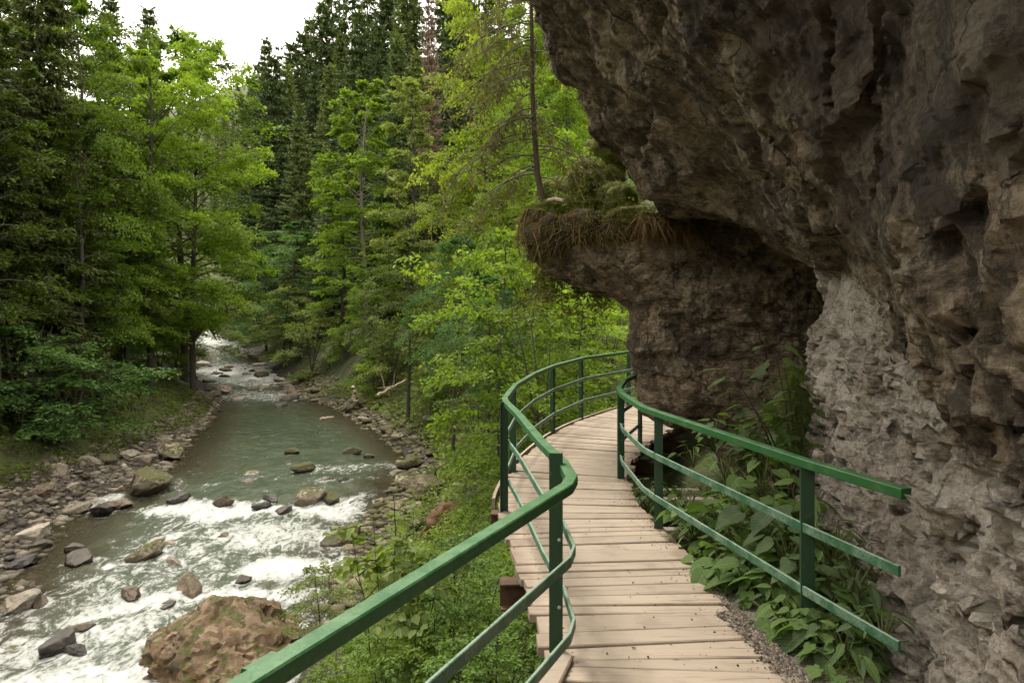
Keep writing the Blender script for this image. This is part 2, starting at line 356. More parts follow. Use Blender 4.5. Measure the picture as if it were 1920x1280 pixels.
# ------------------------------------------------------------------ stones (needed before the water: foam gathers round them)
def stone_mesh(name, seed, sub=2, squash=.62, lump=.28, facet=.5):
    bm = bmesh.new(); bmesh.ops.create_icosphere(bm, subdivisions=sub, radius=1.0)
    V = np.array([v.co for v in bm.verts]); Fv = np.array([[v.index for v in f.verts] for f in bm.faces]); bm.free()
    r = np.random.default_rng(seed)
    V = V * (1 + lump * fbm(V * 1.1 + seed * 7.7, 3, seed)[:, None])
    for k in range(9):                                     # knock flat facets off
        n = norm(r.normal(size=3)); d = r.uniform(.58, .9); q = V @ n
        V = V - np.clip(q - d, 0, None)[:, None] * n * facet * 1.6
    if sub >= 3:
        V = V * (1 + .05 * ridged(V * 3.0 + seed, 3, seed)[:, None] + .03 * fbm(V * 8 + seed, 3, seed + 3)[:, None])
    V = V * np.array([1, r.uniform(.62, .9), squash * r.uniform(.75, 1.1)]); V -= V.mean(0)
    if sub >= 3: h_, j_ = facets(V * 2.2 + seed, seed, .1 * fbm(V * 3, 2, seed)[:, None]); V = V + norm(V) * (.07 * h_)[:, None]
    me_ = build_mesh(name, V, [Fv], True)
    if sub >= 3: me_.set_sharp_from_angle(angle=R(26))
    return me_
STONES = [stone_mesh('river_stone', s, 2) for s in range(10)]
BOULD = [stone_mesh('boulder', 40 + s, 4, .75, .3, .75) for s in range(5)]
ROCKS = []      # (x, y, radius) of everything that stands in or by the water
stone_count = 0
def add_stone(name, me, x, y, r, sx=1, sz=1, rot=None, mat='grey', label=None, cat='stone', group=None, sink=.35, z=None):
    o = link(name, me); o['label'] = label; o['category'] = cat
    if group: o['group'] = group
    base = max(zg(x, y), ZW(y) - .14) if z is None else z
    o.location = (x, y, base + r * .55 * sz * (1 - sink)); o.scale = (r * sx, r, r * sz)
    o.rotation_euler = (rng.uniform(-.25, .25), rng.uniform(-.25, .25), rng.uniform(0, 6.28) if rot is None else rot)
    if len(me.materials) == 0: me.materials.append(ROCKM['grey'])
    o.material_slots[0].link = 'OBJECT'; o.material_slots[0].material = ROCKM[mat] if isinstance(mat, str) else mat
    ROCKS.append((x, y, r * max(1, sx) * .95)); return o
def on_level(px, py, lift=0.0):
    """where the view ray through a photo pixel meets the water level"""
    Y = 20.
    for _ in range(40): Y = (CAMZ - (ZW(Y) + lift)) * F_PX / (py - HY)
    return (px - CX) / F_PX * Y, Y
# named rocks: px, py of their foot, width in photo px, kind, mesh index, flatness, label
named = [
    (312, 862, 62, 'mossp', 0, 1.15, 'rounded boulder with a pale top and mossy foot at the end of the gravel bar'),
    (268, 874, 46, 'pale', 1, .8, 'pale rounded stone leaning beside the moss-footed boulder'),
    (262, 925, 118, 'moss', 2, .55, 'long moss-covered boulder at the left end of the small cascade'),
    (333, 942, 40, 'wet', 3, .9, 'wet grey rock beside the long mossy boulder with water spilling past'),
    (576, 945, 66, 'mossp', 4, .85, 'pale rock with a mossy cap in the middle of the rapids'),
    (618, 942, 38, 'moss', 1, .8, 'small green mossy rock touching the pale moss-capped one'),
    (415, 948, 38, 'wetbrown', 2, .95, 'brown wet stone on the lip of the cascade'),
    (505, 940, 32, 'wet', 0, .8, 'dark stone with white water on both sides, beside the cascade lip'),
    (490, 954, 34, 'wet', 3, .7, 'low dark stone just below the cascade lip'),
    (527, 966, 40, 'wet', 4, .7, 'dark smooth stone in the foam below the pale moss-capped rock'),
    (568, 886, 46, 'moss', 3, .8, 'mossy stone at the foot of the calm green pool'),
    (545, 850, 28, 'moss', 0, .6, 'small mossy stone in the calm green pool'),
    (658, 852, 36, 'moss', 2, .6, 'low mossy stone at the tail of the pool near the stony bank'),
    (690, 858, 24, 'moss', 4, .5, 'tiny mossy hump of rock beside the low mossy stone'),
    (267, 1048, 62, 'mossp', 3, .75, 'flat pale stone with mossy flanks standing in midstream'),
    (313, 1022, 26, 'pale', 0, .7, 'small pale stone behind the flat mossy-flanked one'),
    (290, 1018, 34, 'pale', 4, .5, 'low pale stone beside the small pale one midstream'),
    (322, 1055, 28, 'pale', 2, .5, 'pinkish low stone at the water surface midstream'),
    (138, 1060, 60, 'wetbrown', 1, .4, 'flat brown rock washed over by the current'),
    (132, 1036, 42, 'wet', 4, .8, 'dark blocky rock upstream of the flat washed one'),
    (238, 1122, 44, 'wetbrown', 0, 1.0, 'rounded brown boulder in the white rapids'),
    (347, 1112, 66, 'brown', 2, .9, 'grey-brown boulder just upstream of the big lichen-covered block'),
    (452, 1092, 36, 'wetbrown', 4, .6, 'small reddish rock in the rapids behind the big block'),
    (147, 1188, 46, 'wetbrown', 3, .85, 'smooth reddish-brown rock in the lowest rapids'),
    (100, 1222, 70, 'wet', 1, .8, 'black wet rock with spray on it in the lowest rapids'),
    (135, 1228, 42, 'wet', 0, .8, 'dark stone at the foot of the black wet rock'),
    (62, 1140, 50, 'wetbrown', 2, .9, 'tilted two-toned brown rock at the shore of the near rapids'),
    (22, 1150, 80, 'grey', 4, .75, 'grey slab at the frame edge beside the tilted brown rock'),
    (35, 1065, 52, 'wet', 3, .7, 'dark rock in the brown shallows near the frame edge'),
    (55, 1010, 62, 'pale', 1, .45, 'long flat pale stone lying at the edge of the brown shallows'),
    (100, 890, 48, 'pale', 0, .6, 'broad pale tan slab on the gravel bar'),
    (72, 925, 54, 'brown', 3, .8, 'brown boulder with a little moss on the gravel bar'),
    (130, 915, 30, 'pale', 4, .7, 'pale round cobble in the middle of the gravel bar'),
    (160, 876, 50, 'grey', 2, .55, 'flat grey slab in the middle of the gravel bar'),
    (195, 868, 44, 'brown', 1, .55, 'brown flat stone near the upper end of the gravel bar'),
    (182, 965, 46, 'wet', 4, .8, 'dark angular rock in the side channel'),
    (215, 955, 48, 'wetbrown', 0, .5, 'low brown rock in the side channel below the long mossy boulder'),
    (80, 967, 34, 'wet', 2, .7, 'dark cobble where the side channel leaves the gravel bar'),
    (140, 962, 48, 'grey', 3, .6, 'grey rock across the side channel'),
    (540, 738, 40, 'brown', 2, .8, 'brown rock at the head of the green pool'),
    (415, 738, 40, 'pale', 0, .6, 'pale rock beside the upper white rapids'),
    (395, 746, 36, 'grey', 3, .5, 'flat grey rock on the shore of the upper rapids'),
    (487, 706, 32, 'brown', 4, .7, 'small brown rock in the upper white rapids'),
    (680, 770, 50, 'moss', 1, .8, 'mossy boulder on the stony shore at the pool'),
    (650, 772, 44, 'moss', 2, .8, 'mossy boulder at the foot of the pale upright log'),
    (835, 915, 44, 'moss', 0, .9, 'small yellow-green boulder on the bank above the rapids'),
    (768, 880, 60, 'moss', 3, .55, 'long low mossy rock at the shore below the shrubs'),
    (640, 1022, 74, 'moss', 3, .7, 'bright mossy rock in the foam beside the leafy sapling'),
    (800, 960, 70, 'brown', 1, .9, 'brown rock on the bank next to the rotten stump'),
]
for (px, py, wpx, mk, mi, flat, lab) in named:
    x, y = on_level(px, py, .0 if px > 200 or py > 940 else .2); r = wpx / F_PX * y / 1.9
    add_stone('boulder' if wpx > 42 else 'river_stone', BOULD[mi], x, y + r * .5, r, 1.12, .50 + .36 * flat, rot=rng.uniform(-.5, .5) + (mi * 1.3), mat=mk, label=lab, cat='boulder' if wpx > 42 else 'stone', sink=.25, z=max(zg(x, y + r * .5) - .05, ZW(y) - .05))
# the big block in the foreground
def big_block():
    bm = bmesh.new(); bmesh.ops.create_icosphere(bm, subdivisions=6, radius=1.0)
    V = np.array([v.co for v in bm.verts]); Fv = np.array([[v.index for v in f.verts] for f in bm.faces]); bm.free()
    cuts = [((.22, -.62, .74), .50), ((-.90, -.30, .34), .64), ((.62, .05, .78), .56), ((.12, .55, .82), .58), ((-.66, -.05, .75), .56), ((-.55, -.82, .15), .70), ((.3, .9, .2), .8), ((.55, -.80, .25), .72), ((-.62, .25, .75), .60), ((-.5, -.5, .70), .66)]
    for n, d in cuts * 3:
        n = norm(np.array(n)); V = V - np.clip(V @ n - d, 0, None)[:, None] * n * 1.0
    N = norm(V)
    V = V + N * (.05 * fbm(V * 1.5, 3, 3) + .05 * ridged(V * np.array([2.6, 2.0, 1.5]), 4, 21) + .02 * fbm(V * 9, 3, 31))[:, None]
    f1, f2, cid = worley(V * 2.6 + .1 * fbm(V * 3, 2, 4)[:, None], 5)
    V = V - N * (.035 * (1 - sstep(f2 - f1, .0, .12)))[:, None]
    h1, j1 = facets(V * np.array([2.4, 2.4, 3.0]), 15, .3 * fbm(V * 3, 2, 6)[:, None]); h2, j2 = facets(V * np.array([6., 6., 8.]), 25, .3 * fbm(V * 7, 2, 7)[:, None])
    V = V + N * (.060 * h1 - .020 * j1 + .018 * h2 - .006 * j2)[:, None]
    me_ = build_mesh('lichen_boulder', V, [Fv], True); me_.set_sharp_from_angle(angle=R(22)); return me_
bx0 = at(402, 1250, 12.3)
BIGM = rock_mat('block_lichen', (.026, .016, .008), (.105, .066, .036), (.24, .168, .108), .06, 2.2, 0., 1.0, True, (.085, .042, .010))
o = link('boulder', big_block(), BIGM); tag(o, 'huge pitted tan boulder with brown lichen and moss at the bottom edge', 'boulder')
o.location = (bx0[0] + .05, bx0[1] + .35, -4.45); o.scale = (1.95, 1.75, 1.65); o.rotation_euler = (0, R(4), R(8)); ROCKS.append((bx0[0], bx0[1] + .3, 1.6))

# gravel bar, shores: the larger stones one by one, the smaller ones as one mass
def scatter_pts(n, fn):
    out_ = []
    while len(out_) < n:
        p_ = fn()
        if p_ is not None: out_.append(p_)
    return out_
def bar_pt():
    y = 12.5 + 34 * rng.random() ** 1.5; x = XL(y) - rng.uniform(-.8, bar_w(y) + .2); return x, y
def shore_pt():
    y = rng.uniform(13.5, 56) ** 1.0; x = XR(y) + rng.uniform(-.6, 2.2) * (1 if y > 24 else .7); return x, y
def upper_pt():
    y = rng.uniform(42, 84); s = rng.random(); x = XL(y) + (XR(y) - XL(y)) * s + rng.normal() * .5; return x, y
def rapid_pt():
    y = rng.uniform(12.5, 27); x = XL(y) + (XR(y) - XL(y)) * rng.uniform(.05, .97); return x, y
bins = [
    (rapid_pt, 46, (.10, .34), ['wetbrown', 'wet', 'brown', 'mossp', 'wetbrown'], 'small wet stone poking out of the near rapids', 'small stones in the near rapids'),
    (bar_pt, 150, (.11, .38), ['grey', 'pale', 'brown', 'grey', 'pale', 'wet'], 'grey or tan cobble lying on the gravel bar across the river', 'cobbles on the gravel bar'),
    (shore_pt, 100, (.16, .48), ['moss', 'brown', 'moss', 'mossp', 'grey', 'moss'], 'mossy brown stone on the shore below the boardwalk side slope', 'stones along the near shore'),
    (upper_pt, 80, (.22, .75), ['wetbrown', 'grey', 'brown', 'pale', 'wet'], 'brown rock breaking the water of the far upstream rapids', 'rocks in the upstream rapids'),
]
WORD = {'grey': 'grey-brown stone', 'pale': 'pale tan stone', 'brown': 'brown stone', 'wet': 'dark wet stone', 'wetbrown': 'wet reddish-brown stone', 'moss': 'mossy green stone', 'mossp': 'pale half-mossy stone'}
for fn, n, (r0, r1), mats, lab, grp in bins:
    for x, y in scatter_pts(n, fn):
        r = r0 + (r1 - r0) * rng.random() ** 2.2
        if any((x - a_) ** 2 + (y - b_) ** 2 < (r * .8 + c_ * .8) ** 2 for a_, b_, c_ in ROCKS): continue
        big = r > .5 * (r0 + r1)
        mats_ = ['moss', 'mossp', 'moss', 'brown'] if (fn is bar_pt and XL(y) - x > bar_w(y) - 1.1) else mats
        mk_ = mats_[rng.integers(len(mats_))]; wide_ = XR(y) - XL(y); sw = 'large' if r > r0 + .55 * (r1 - r0) else 'middling' if r > r0 + .2 * (r1 - r0) else 'small'
        far_ = 'nearest the camera' if y < 17 else 'beside the small cascade' if y < 24 else 'beside the lower pool' if y < 33 else 'beside the upper pool' if y < 44 else 'below the far bend' if y < 62 else 'beyond the far bend'
        if fn is bar_pt: e_ = (XL(y) - x) / bar_w(y); lab = '%s %s on the gravel bar %s, %s' % (sw, WORD[mk_], far_, 'by the water' if e_ < .33 else 'mid-bar' if e_ < .72 else 'upper edge')
        elif fn is shore_pt: e_ = x - XR(y); lab = '%s %s on the boardwalk-side shore %s, %s' % (sw, WORD[mk_], far_, 'in the water' if e_ < .3 else 'by the water' if e_ < 1.1 else 'by the undergrowth')
        else: e_ = (x - XL(y)) / wide_; lab = '%s %s in the rapids %s, %s' % (sw, WORD[mk_], far_, 'gravel-bar side' if e_ < .36 else 'midstream' if e_ < .68 else 'boardwalk side')
        add_stone('river_stone', (BOULD if (big and y < 30) else STONES)[rng.integers(0, 5 if (big and y < 30) else 10)], x, y, r, rng.uniform(.9, 1.35), rng.uniform(.55, .95), mat=mk_, label=lab, group=grp, sink=rng.uniform(.2, .5))
# pebbles: too many to count
def pebbles(name, fn, n, r0, r1, mat):
    bm = bmesh.new(); bmesh.ops.create_icosphere(bm, subdivisions=1, radius=1.0)
    V0 = np.array([v.co for v in bm.verts]); F0 = np.array([[v.index for v in f.verts] for f in bm.faces]); bm.free()
    pts = np.array([fn() for _ in range(n)]); r = r0 + (r1 - r0) * rng.random(n) ** 2.5
    z = terrain(pts[:, 0], pts[:, 1])
    sc = np.stack([r * rng.uniform(.8, 1.5, n), r, r * rng.uniform(.35, .75, n)], 1); an = rng.uniform(0, 6.28, n)
    V = V0[None] * (1 + .22 * rng.normal(size=(n, len(V0), 1))) * sc[:, None]
    x = V[..., 0] * np.cos(an)[:, None] - V[..., 1] * np.sin(an)[:, None]; y = V[..., 0] * np.sin(an)[:, None] + V[..., 1] * np.cos(an)[:, None]
    V = np.stack([x + pts[:, :1], y + pts[:, 1:2], V[..., 2] + (z + r * .15)[:, None]], -1)
    Fx = (F0[None] + (np.arange(n) * len(V0))[:, None, None]).reshape(-1, 3)
    return link(name, build_mesh(name, V.reshape(-1, 3), [Fx], True), mat)
m, nt, b, out = new_mat('pebble_mix'); t = NT(nt); isl = t.n('ShaderNodeNewGeometry').outputs['Random Per Island']
nt.links.new(t.mix(t.noise(t.pos(), 14, 4), t.ramp(isl, [(0., (.055, .043, .028)), (.4, (.130, .104, .072)), (.75, (.22, .180, .132)), (1., (.36, .305, .235))]), (.06, .05, .04)), b.inputs['Base Color']); b.inputs['Roughness'].default_value = .85
PEB = m
tag(pebbles('gravel', bar_pt, 6500, .03, .17, PEB), 'small grey and tan pebbles covering the gravel bar', 'gravel', kind='stuff')
m, nt, b, out = new_mat('pebble_mossy'); t = NT(nt); isl = t.n('ShaderNodeNewGeometry').outputs['Random Per Island']
nt.links.new(t.mix(t.ramp(t.noise(t.pos(), 5, 5), [(.4, 0.), (.6, .9)]), t.ramp(isl, [(0., (.06, .045, .03)), (.5, (.12, .095, .065)), (1., (.25, .21, .16))]), (.07, .075, .014)), b.inputs['Base Color']); b.inputs['Roughness'].default_value = .9
tag(pebbles('gravel', shore_pt, 3000, .04, .22, m), 'small mossy rubble between the stones of the near shore', 'gravel', kind='stuff')

# ------------------------------------------------------------------ river
wy = np.concatenate([np.arange(6.5, 34, .10), np.arange(34, 60, .22), np.arange(60, 125, .6)]); nu = 150
wu = np.linspace(-.06, 1.06, nu)
WY, WU = np.meshgrid(wy, wu, indexing='ij')
wxl = XL(WY) - .7; wxr = XR(WY) + .5; WX = wxl + (wxr - wxl) * WU
cross = (XR(WY) - XL(WY)); Pw = np.stack([WX, WY, 0 * WX], -1).reshape(-1, 3)
foam = np.zeros(WX.shape)
warp = .9 * fbm(Pw * .45, 3, 50).reshape(WX.shape)
def band(y0, hw, x0=-99, x1=99, soft=1.): 
    d = np.abs(WY + warp * 1.2 - y0) / hw
    return np.clip(1.15 - d, 0, 1) * sstep(WX, x0 - soft, x0 + soft) * (1 - sstep(WX, x1 - soft, x1 + soft))
foam = np.maximum(foam, band(21.3, 1.5, -11.6, -4.2) * .86)             # cascade
foam = np.maximum(foam, band(19.0, 2.6, -9.2, -3.6) * .72)              # run-out
foam = np.maximum(foam, band(26.0, 2.0, -9.0, -3.5) * .55)
foam = np.maximum(foam, band(24.2, 1.4, -10.5, -4) * .45)
foam = np.maximum(foam, band(16.5, 2.2, -6.8, -3.0) * .95)
foam = np.maximum(foam, band(13.2, 2.2, -11.5, -6.4) * .72)
foam = np.maximum(foam, band(11.4, 2.2, -11.5, -3.0) * .82)
foam = np.maximum(foam, band(14.6, 1.1, -9.3, -3.8) * .85)
foam = np.maximum(foam, band(22.2, .8, -14.2, -12.0) * .75)
foam = np.maximum(foam, band(47, 8., -99, 99) * .62); foam = np.maximum(foam, band(60, 15., -99, 99) * .80)                   # upper rapids
foam = np.maximum(foam, band(92, 24., -99, 99) * .85)
foam = np.maximum(foam, .56 * (WY < 20.5) * sstep(WX, -11.8, -9.6)); foam = np.maximum(foam, .34)
foam = foam - .25 * (band(36, 9., -30, 0) > 0) * 0
bump_rock = np.zeros(WX.shape)
for (x, y, r) in ROCKS:
    sel = np.where((np.abs(wy - y) < 4.5 * r + 1))[0]
    if len(sel) == 0 or y > 70: continue
    sl = slice(sel[0], sel[-1] + 1); ex, ey = WX[sl] - x, WY[sl] - y
    if np.min(np.abs(ex)) > r: continue
    d = np.sqrt(ex ** 2 + ey ** 2) / r
    act = np.where(y < 27, 1., np.where(y > 46, .8, .35)) * np.clip(foam[sl] * 1.6 + .1, .15, 1)
    ring = np.clip(1.55 - d, 0, .55) / .55 * (d < 1.6)
    wake = np.exp(-(ex / (r * .95)) ** 2) * np.clip(1 - (-ey / r) / 4.0, 0, 1) * (ey < 0)
    foam[sl] = np.maximum(foam[sl], act * np.maximum(ring * .75, wake * .85))
    bump_rock[sl] += .10 * min(r, .6) * np.exp(-((ex / r) ** 2 + ((ey - r) / (r * .8)) ** 2)) * act
WF = np.clip(foam, 0, 1.05)
edge = np.minimum(WX - XL(WY), XR(WY) - WX)
tb = terrain(WX, WY, False); depth = np.clip(ZW(WY) - tb, 0, 1)
fl = np.stack([WX * 1.0, WY * .55, 0 * WX], -1).reshape(-1, 3)
rough_w = (.25 + .75 * WF)
WZ = ZW(WY) + bump_rock + rough_w * (.11 * fbm(fl * 1.5, 3, 61) + .075 * ridged(fl * 3.2, 3, 66) * WF.reshape(-1) + .02 * fbm(fl * 8, 2, 70)).reshape(WX.shape) - .02
WZ = WZ - .14 * (1 - sstep(edge, -.4, .5))
nI, nJ = WX.shape; ii = (np.arange(nI - 1)[:, None] * nJ + np.arange(nJ - 1)[None]).reshape(-1)
wme = build_mesh('river', np.stack([WX, WY, WZ], -1).reshape(-1, 3), [np.stack([ii, ii + 1, ii + nJ + 1, ii + nJ], 1)], True)
for nm, arr in (('foam', WF), ('depth', depth)):
    a = wme.attributes.new(nm, 'FLOAT', 'POINT'); a.data.foreach_set('value', arr.astype(np.float32).reshape(-1))
m, nt, b, out = new_mat('river_water'); t = NT(nt); p = t.pos()
fv = t.mapping(p, (1.0, .42, 1.0))
wv1 = t.noise(fv, 3.2, 6, .62, .8); wv2 = t.noise(fv, 13, 5, .6, .4)
f0 = t.attr('foam'); dp = t.attr('depth')
streak = t.noise(t.mapping(p, (1.0, .55, 1.0)), 2.6, 10, .72, 1.6)
fine = t.noise(t.mapping(p, (1.0, .7, 1.0)), 11, 8, .75, .8)
fs = t.math('ADD', t.math('MULTIPLY', streak, .62), t.math('MULTIPLY', fine, .38))
fk = t.math('ADD', t.math('MULTIPLY', t.math('SUBTRACT', f0, .62), .42), fs)
fmask = t.ramp(fk, [(.46, 0.), (.52, .45), (.62, .85), (.74, 1.)])
deep = t.ramp(t.noise(p, .5, 3), [(.3, (.034, .046, .027)), (.7, (.060, .074, .046))])
wcol = t.mix(t.ramp(dp, [(.12, 0.), (.5, 1.)]), (.070, .055, .032), deep)
wcol = t.mix(t.math('MULTIPLY', t.ramp(f0, [(.2, 0.), (.9, 1.)]), .5), wcol, (.11, .13, .105))
nt.links.new(t.mix(fmask, wcol, (.58, .59, .57)), b.inputs['Base Color'])
nt.links.new(t.math('ADD', .07, t.math('MULTIPLY', fmask, .5)), b.inputs['Roughness']); b.inputs['IOR'].default_value = 1.33
hgt = t.math('ADD', t.math('MULTIPLY', wv1, 1.0), t.math('ADD', t.math('MULTIPLY', wv2, .3), t.math('MULTIPLY', fmask, .35)))
nt.links.new(t.bump(hgt, .55, .12), b.inputs['Normal'])
trn = t.n('ShaderNodeBsdfTransparent', {'Color': (.62, .60, .46, 1)})
clear = t.math('MULTIPLY', t.ramp(dp, [(.04, .80), (.42, .0)]), t.math('SUBTRACT', 1.0, fmask), True)
mx = t.n('ShaderNodeMixShader', {0: clear, 1: b.outputs[0], 2: trn.outputs[0]}); nt.links.new(mx.outputs[0], out.inputs[0])
tag(link('river_water', wme, m), kind='structure')
# ------------------------------------------------------------------ the cliff: solid x > F(y, z), meshed from a signed field
def surface_nets(S, org, h):
    sg = S < 0; nx, ny, nz = S.shape
    c = np.zeros((nx - 1, ny - 1, nz - 1), np.int8)
    for dx in (0, 1):
        for dy in (0, 1):
            for dz in (0, 1): c += sg[dx:nx - 1 + dx, dy:ny - 1 + dy, dz:nz - 1 + dz]
    act = np.argwhere((c > 0) & (c < 8)); n = len(act); idm = np.full(c.shape, -1, np.int32); idm[tuple(act.T)] = np.arange(n)
    acc = np.zeros((n, 3), np.float32); cnt = np.zeros(n, np.float32)
    cor = [np.array([dx, dy, dz]) for dx in (0, 1) for dy in (0, 1) for dz in (0, 1)]
    val = [S[tuple((act + k).T)] for k in cor]
    for i in range(8):
        for j in range(i + 1, 8):
            if np.abs(cor[i] - cor[j]).sum() != 1: continue
            m_ = (val[i] < 0) != (val[j] < 0); tt = np.zeros(n, np.float32); tt[m_] = val[i][m_] / (val[i][m_] - val[j][m_])
            acc += m_[:, None] * (cor[i] + (cor[j] - cor[i]) * tt[:, None]); cnt += m_
    V = (act + acc / cnt[:, None]) * h + org
    quads = []
    for ax in range(3):
        b_, c_ = (ax + 1) % 3, (ax + 2) % 3
        lo = [slice(None)] * 3; hi = [slice(None)] * 3; lo[ax] = slice(0, -1); hi[ax] = slice(1, None)
        s0, s1 = sg[tuple(lo)], sg[tuple(hi)]; e = np.argwhere(s0 != s1)
        e = e[(e[:, b_] > 0) & (e[:, c_] > 0) & (e[:, b_] < S.shape[b_] - 1) & (e[:, c_] < S.shape[c_] - 1)]
        flip = s0[tuple(e.T)]
        q = []
        for ob, oc in ((-1, -1), (0, -1), (0, 0), (-1, 0)):
            k = e.copy(); k[:, b_] += ob; k[:, c_] += oc; q.append(idm[tuple(k.T)])
        q = np.stack(q, 1); q[~flip] = q[~flip][:, ::-1]; quads.append(q)
    return V, np.concatenate(quads)
H_ = .06
ax_ = np.arange(-1.6, 5.2, H_, dtype=np.float32); ay_ = np.arange(-3.5, 14.0, H_, dtype=np.float32); az_ = np.arange(-3.2, 7.6, H_, dtype=np.float32)
# stations along the walkway: y -> [(z, x of the rock face)]
ST = [
    (-4.0, [(-4, 1.5), (0, 1.7), (2.5, 1.65), (3.0, 1.3), (3.5, .9), (4.2, .4), (5, -.2), (9, -.8)]),  # this and next station: unseen roof drawn out to shade the near rock
    (0.0, [(-4, 1.35), (0, 1.50), (1.2, 1.55), (2.2, 1.55), (3, 1.35), (3.6, .95), (4.2, .4), (4.9, -.2), (6, -.7), (9, -.9)]),
    (2.0, [(-4, 1.25), (0, 1.46), (1.15, 1.52), (1.5, 1.42), (2.2, 1.40), (3, 1.22), (3.6, .95), (4.8, .25), (6, -.3), (9, -.6)]),
    (3.4, [(-4, 1.7), (0, 1.93), (1.2, 2.02), (1.5, 1.90), (1.9, 1.84), (2.4, 1.72), (3, 1.45), (3.5, 1.12), (4, .74), (4.8, .18), (6, -.35), (9, -.8)]),
    (4.4, [(-4, 2.0), (0, 2.18), (1.2, 2.32), (1.85, 2.38), (2.1, 2.2), (2.5, 2.0), (3, 1.68), (3.5, 1.28), (4, .82), (4.8, .16), (6, -.4), (9, -.9)]),
    (5.6, [(-4, 2.4), (0, 2.48), (1.0, 2.55), (2.1, 2.66), (2.35, 2.45), (2.8, 2.15), (3.2, 1.85), (3.6, 1.45), (4.1, .85), (4.8, .16), (6, -.45), (9, -.9)]),
    (6.7, [(-4, 2.8), (0, 2.86), (1.0, 2.84), (1.8, 2.9), (2.25, 2.97), (2.5, 2.65), (2.9, 2.2), (3.4, 1.75), (3.9, 1.08), (4.5, .45), (5, .12), (6.2, -.45), (9, -.9)]),
    (7.2, [(-4, 3.3), (0, 3.1), (1.2, 3.1), (2.3, 3.15), (2.55, 2.8), (2.9, 2.25), (3.3, 1.7), (3.8, 1.02), (4.4, .5), (5, .25), (6.2, -.3), (9, -.8)]),
    (7.9, [(-4, 4.4), (2.2, 4.4), (2.6, 3.6), (2.85, 2.6), (3.1, 1.75), (3.4, 1.26), (3.8, .98), (4.3, .66), (5, .45), (6.2, .1), (9, -.6)]),
    (8.5, [(-4, 4.5), (1.8, 4.5), (2.4, 3.9), (2.75, 3.6), (2.93, 2.6), (3.08, 1.75), (3.3, 1.48), (3.8, 1.24), (4.6, 1.0), (6, .8), (9, .3)]),
    (8.80, [(-4, 3.6), (-.6, 3.5), (.35, 3.1), (.8, 2.9), (1.8, 2.7), (2.0, 2.2), (2.2, 1.7), (2.5, 1.35), (2.75, 1.4), (2.84, 2.4), (3.2, 1.9), (4.6, 1.4), (6, 1.2), (9, .8)]),
    (9.15, [(-4, 3.2), (-.5, 3.0), (.1, 2.5), (.42, 1.85), (.8, 1.66), (1.9, 1.62), (2.06, 1.5), (2.2, 1.15), (2.36, .75), (2.5, .42), (2.72, .40), (2.82, 1.2), (2.92, 2.2), (3.2, 2.3), (6, 2.0), (9, 1.8)]),
    (9.5, [(-4, 3.2), (-.5, 3.0), (.1, 2.5), (.45, 1.72), (.8, 1.58), (1.9, 1.57), (2.04, 1.48), (2.18, 1.1), (2.34, .66), (2.48, .28), (2.6, .16), (2.76, .22), (2.86, 1.2), (2.95, 2.3), (3.2, 2.4), (6, 2.2), (9, 2.0)]),
    (10.1, [(-4, 3.4), (0, 3.0), (.5, 2.2), (1, 2.0), (1.95, 1.9), (2.15, 1.3), (2.34, .8), (2.5, .40), (2.76, .4), (2.9, 2.0), (3.2, 2.6), (9, 2.6)]),
    (11.0, [(-4, 3.8), (0, 3.4), (1, 3.0), (1.9, 2.8), (2.2, 1.9), (2.5, 1.3), (2.7, 1.5), (2.8, 2.6), (9, 3.)]),
    (12.3, [(-4, 5), (0, 4.4), (2, 4.2), (9, 4.)]),
    (14.5, [(-4, 6), (0, 6), (2, 6), (9, 6.)]),
]
zz = az_; tab = np.array([np.interp(zz, [q[0] for q in s[1]], [q[1] for q in s[1]]) for s in ST]); sy = np.array([s[0] for s in ST])
F2 = np.stack([np.interp(ay_, sy, tab[:, k]) for k in range(len(zz))], 1)     # (ny, nz)
for _ in range(5):                                                              # soften the stations
    Fp = np.pad(F2, 1, mode='edge'); F2 = (Fp[2:, 1:-1] + Fp[:-2, 1:-1] + Fp[1:-1, 2:] + Fp[1:-1, :-2] + 2 * F2) / 6
gy_, gz_ = np.gradient(F2, H_); den = np.sqrt(1 + np.clip(gy_ ** 2 + gz_ ** 2, 0, 14))
S = ((F2[None] - ax_[:, None, None]) / den[None]).astype(np.float32)
bi = np.argwhere(np.abs(S) < .40); bp = np.stack([ax_[bi[:, 0]], ay_[bi[:, 1]], az_[bi[:, 2]]], 1)
st = bp * np.array([1, .8, 1.25], np.float32)
big = .12 * fbm(st * .85, 3, 71)
h1, j1 = facets(bp * np.array([1.0, .8, 1.5], np.float32) * .95, 73, .16 * fbm(bp * 1.2, 2, 72)[:, None])
h2, j2 = facets(bp * np.array([1.1, 1.0, 1.9], np.float32) * 2.3, 76, .12 * fbm(bp * 2.5, 2, 75)[:, None])
bed = (bp[:, 2] + .16 * bp[:, 1] + .22 * bp[:, 0]) * 1.9 + .55 * fbm(bp * .7, 3, 95); lay = np.floor(bed); fr_ = (bed - lay).astype(np.float32)
li = lay.astype(np.int64); bed2 = bed * 2.7 + .3 * fbm(bp * 1.7, 2, 96); l2 = np.floor(bed2).astype(np.int64)
strata = (.08 * (_hash(li, li * 0, li * 0, 5) - .5) + .05 * (fr_ - .5) + .035 * (_hash(l2, li * 0, li * 0, 9) - .5)) * (1 - .6 * sstep(-bp[:, 2], -2.0, -1.2))
slabs = strata + .12 * h1 + .03 * j1; small = .050 * h2 + .012 * j2
lowwall = (1 - sstep(bp[:, 2], 1.2, 2.2)) * (bp[:, 1] < 7.6)                    # the knobbly pale wall beside the deck
knob = lowwall * .13 * ridged(bp * 2.6, 3, 79)
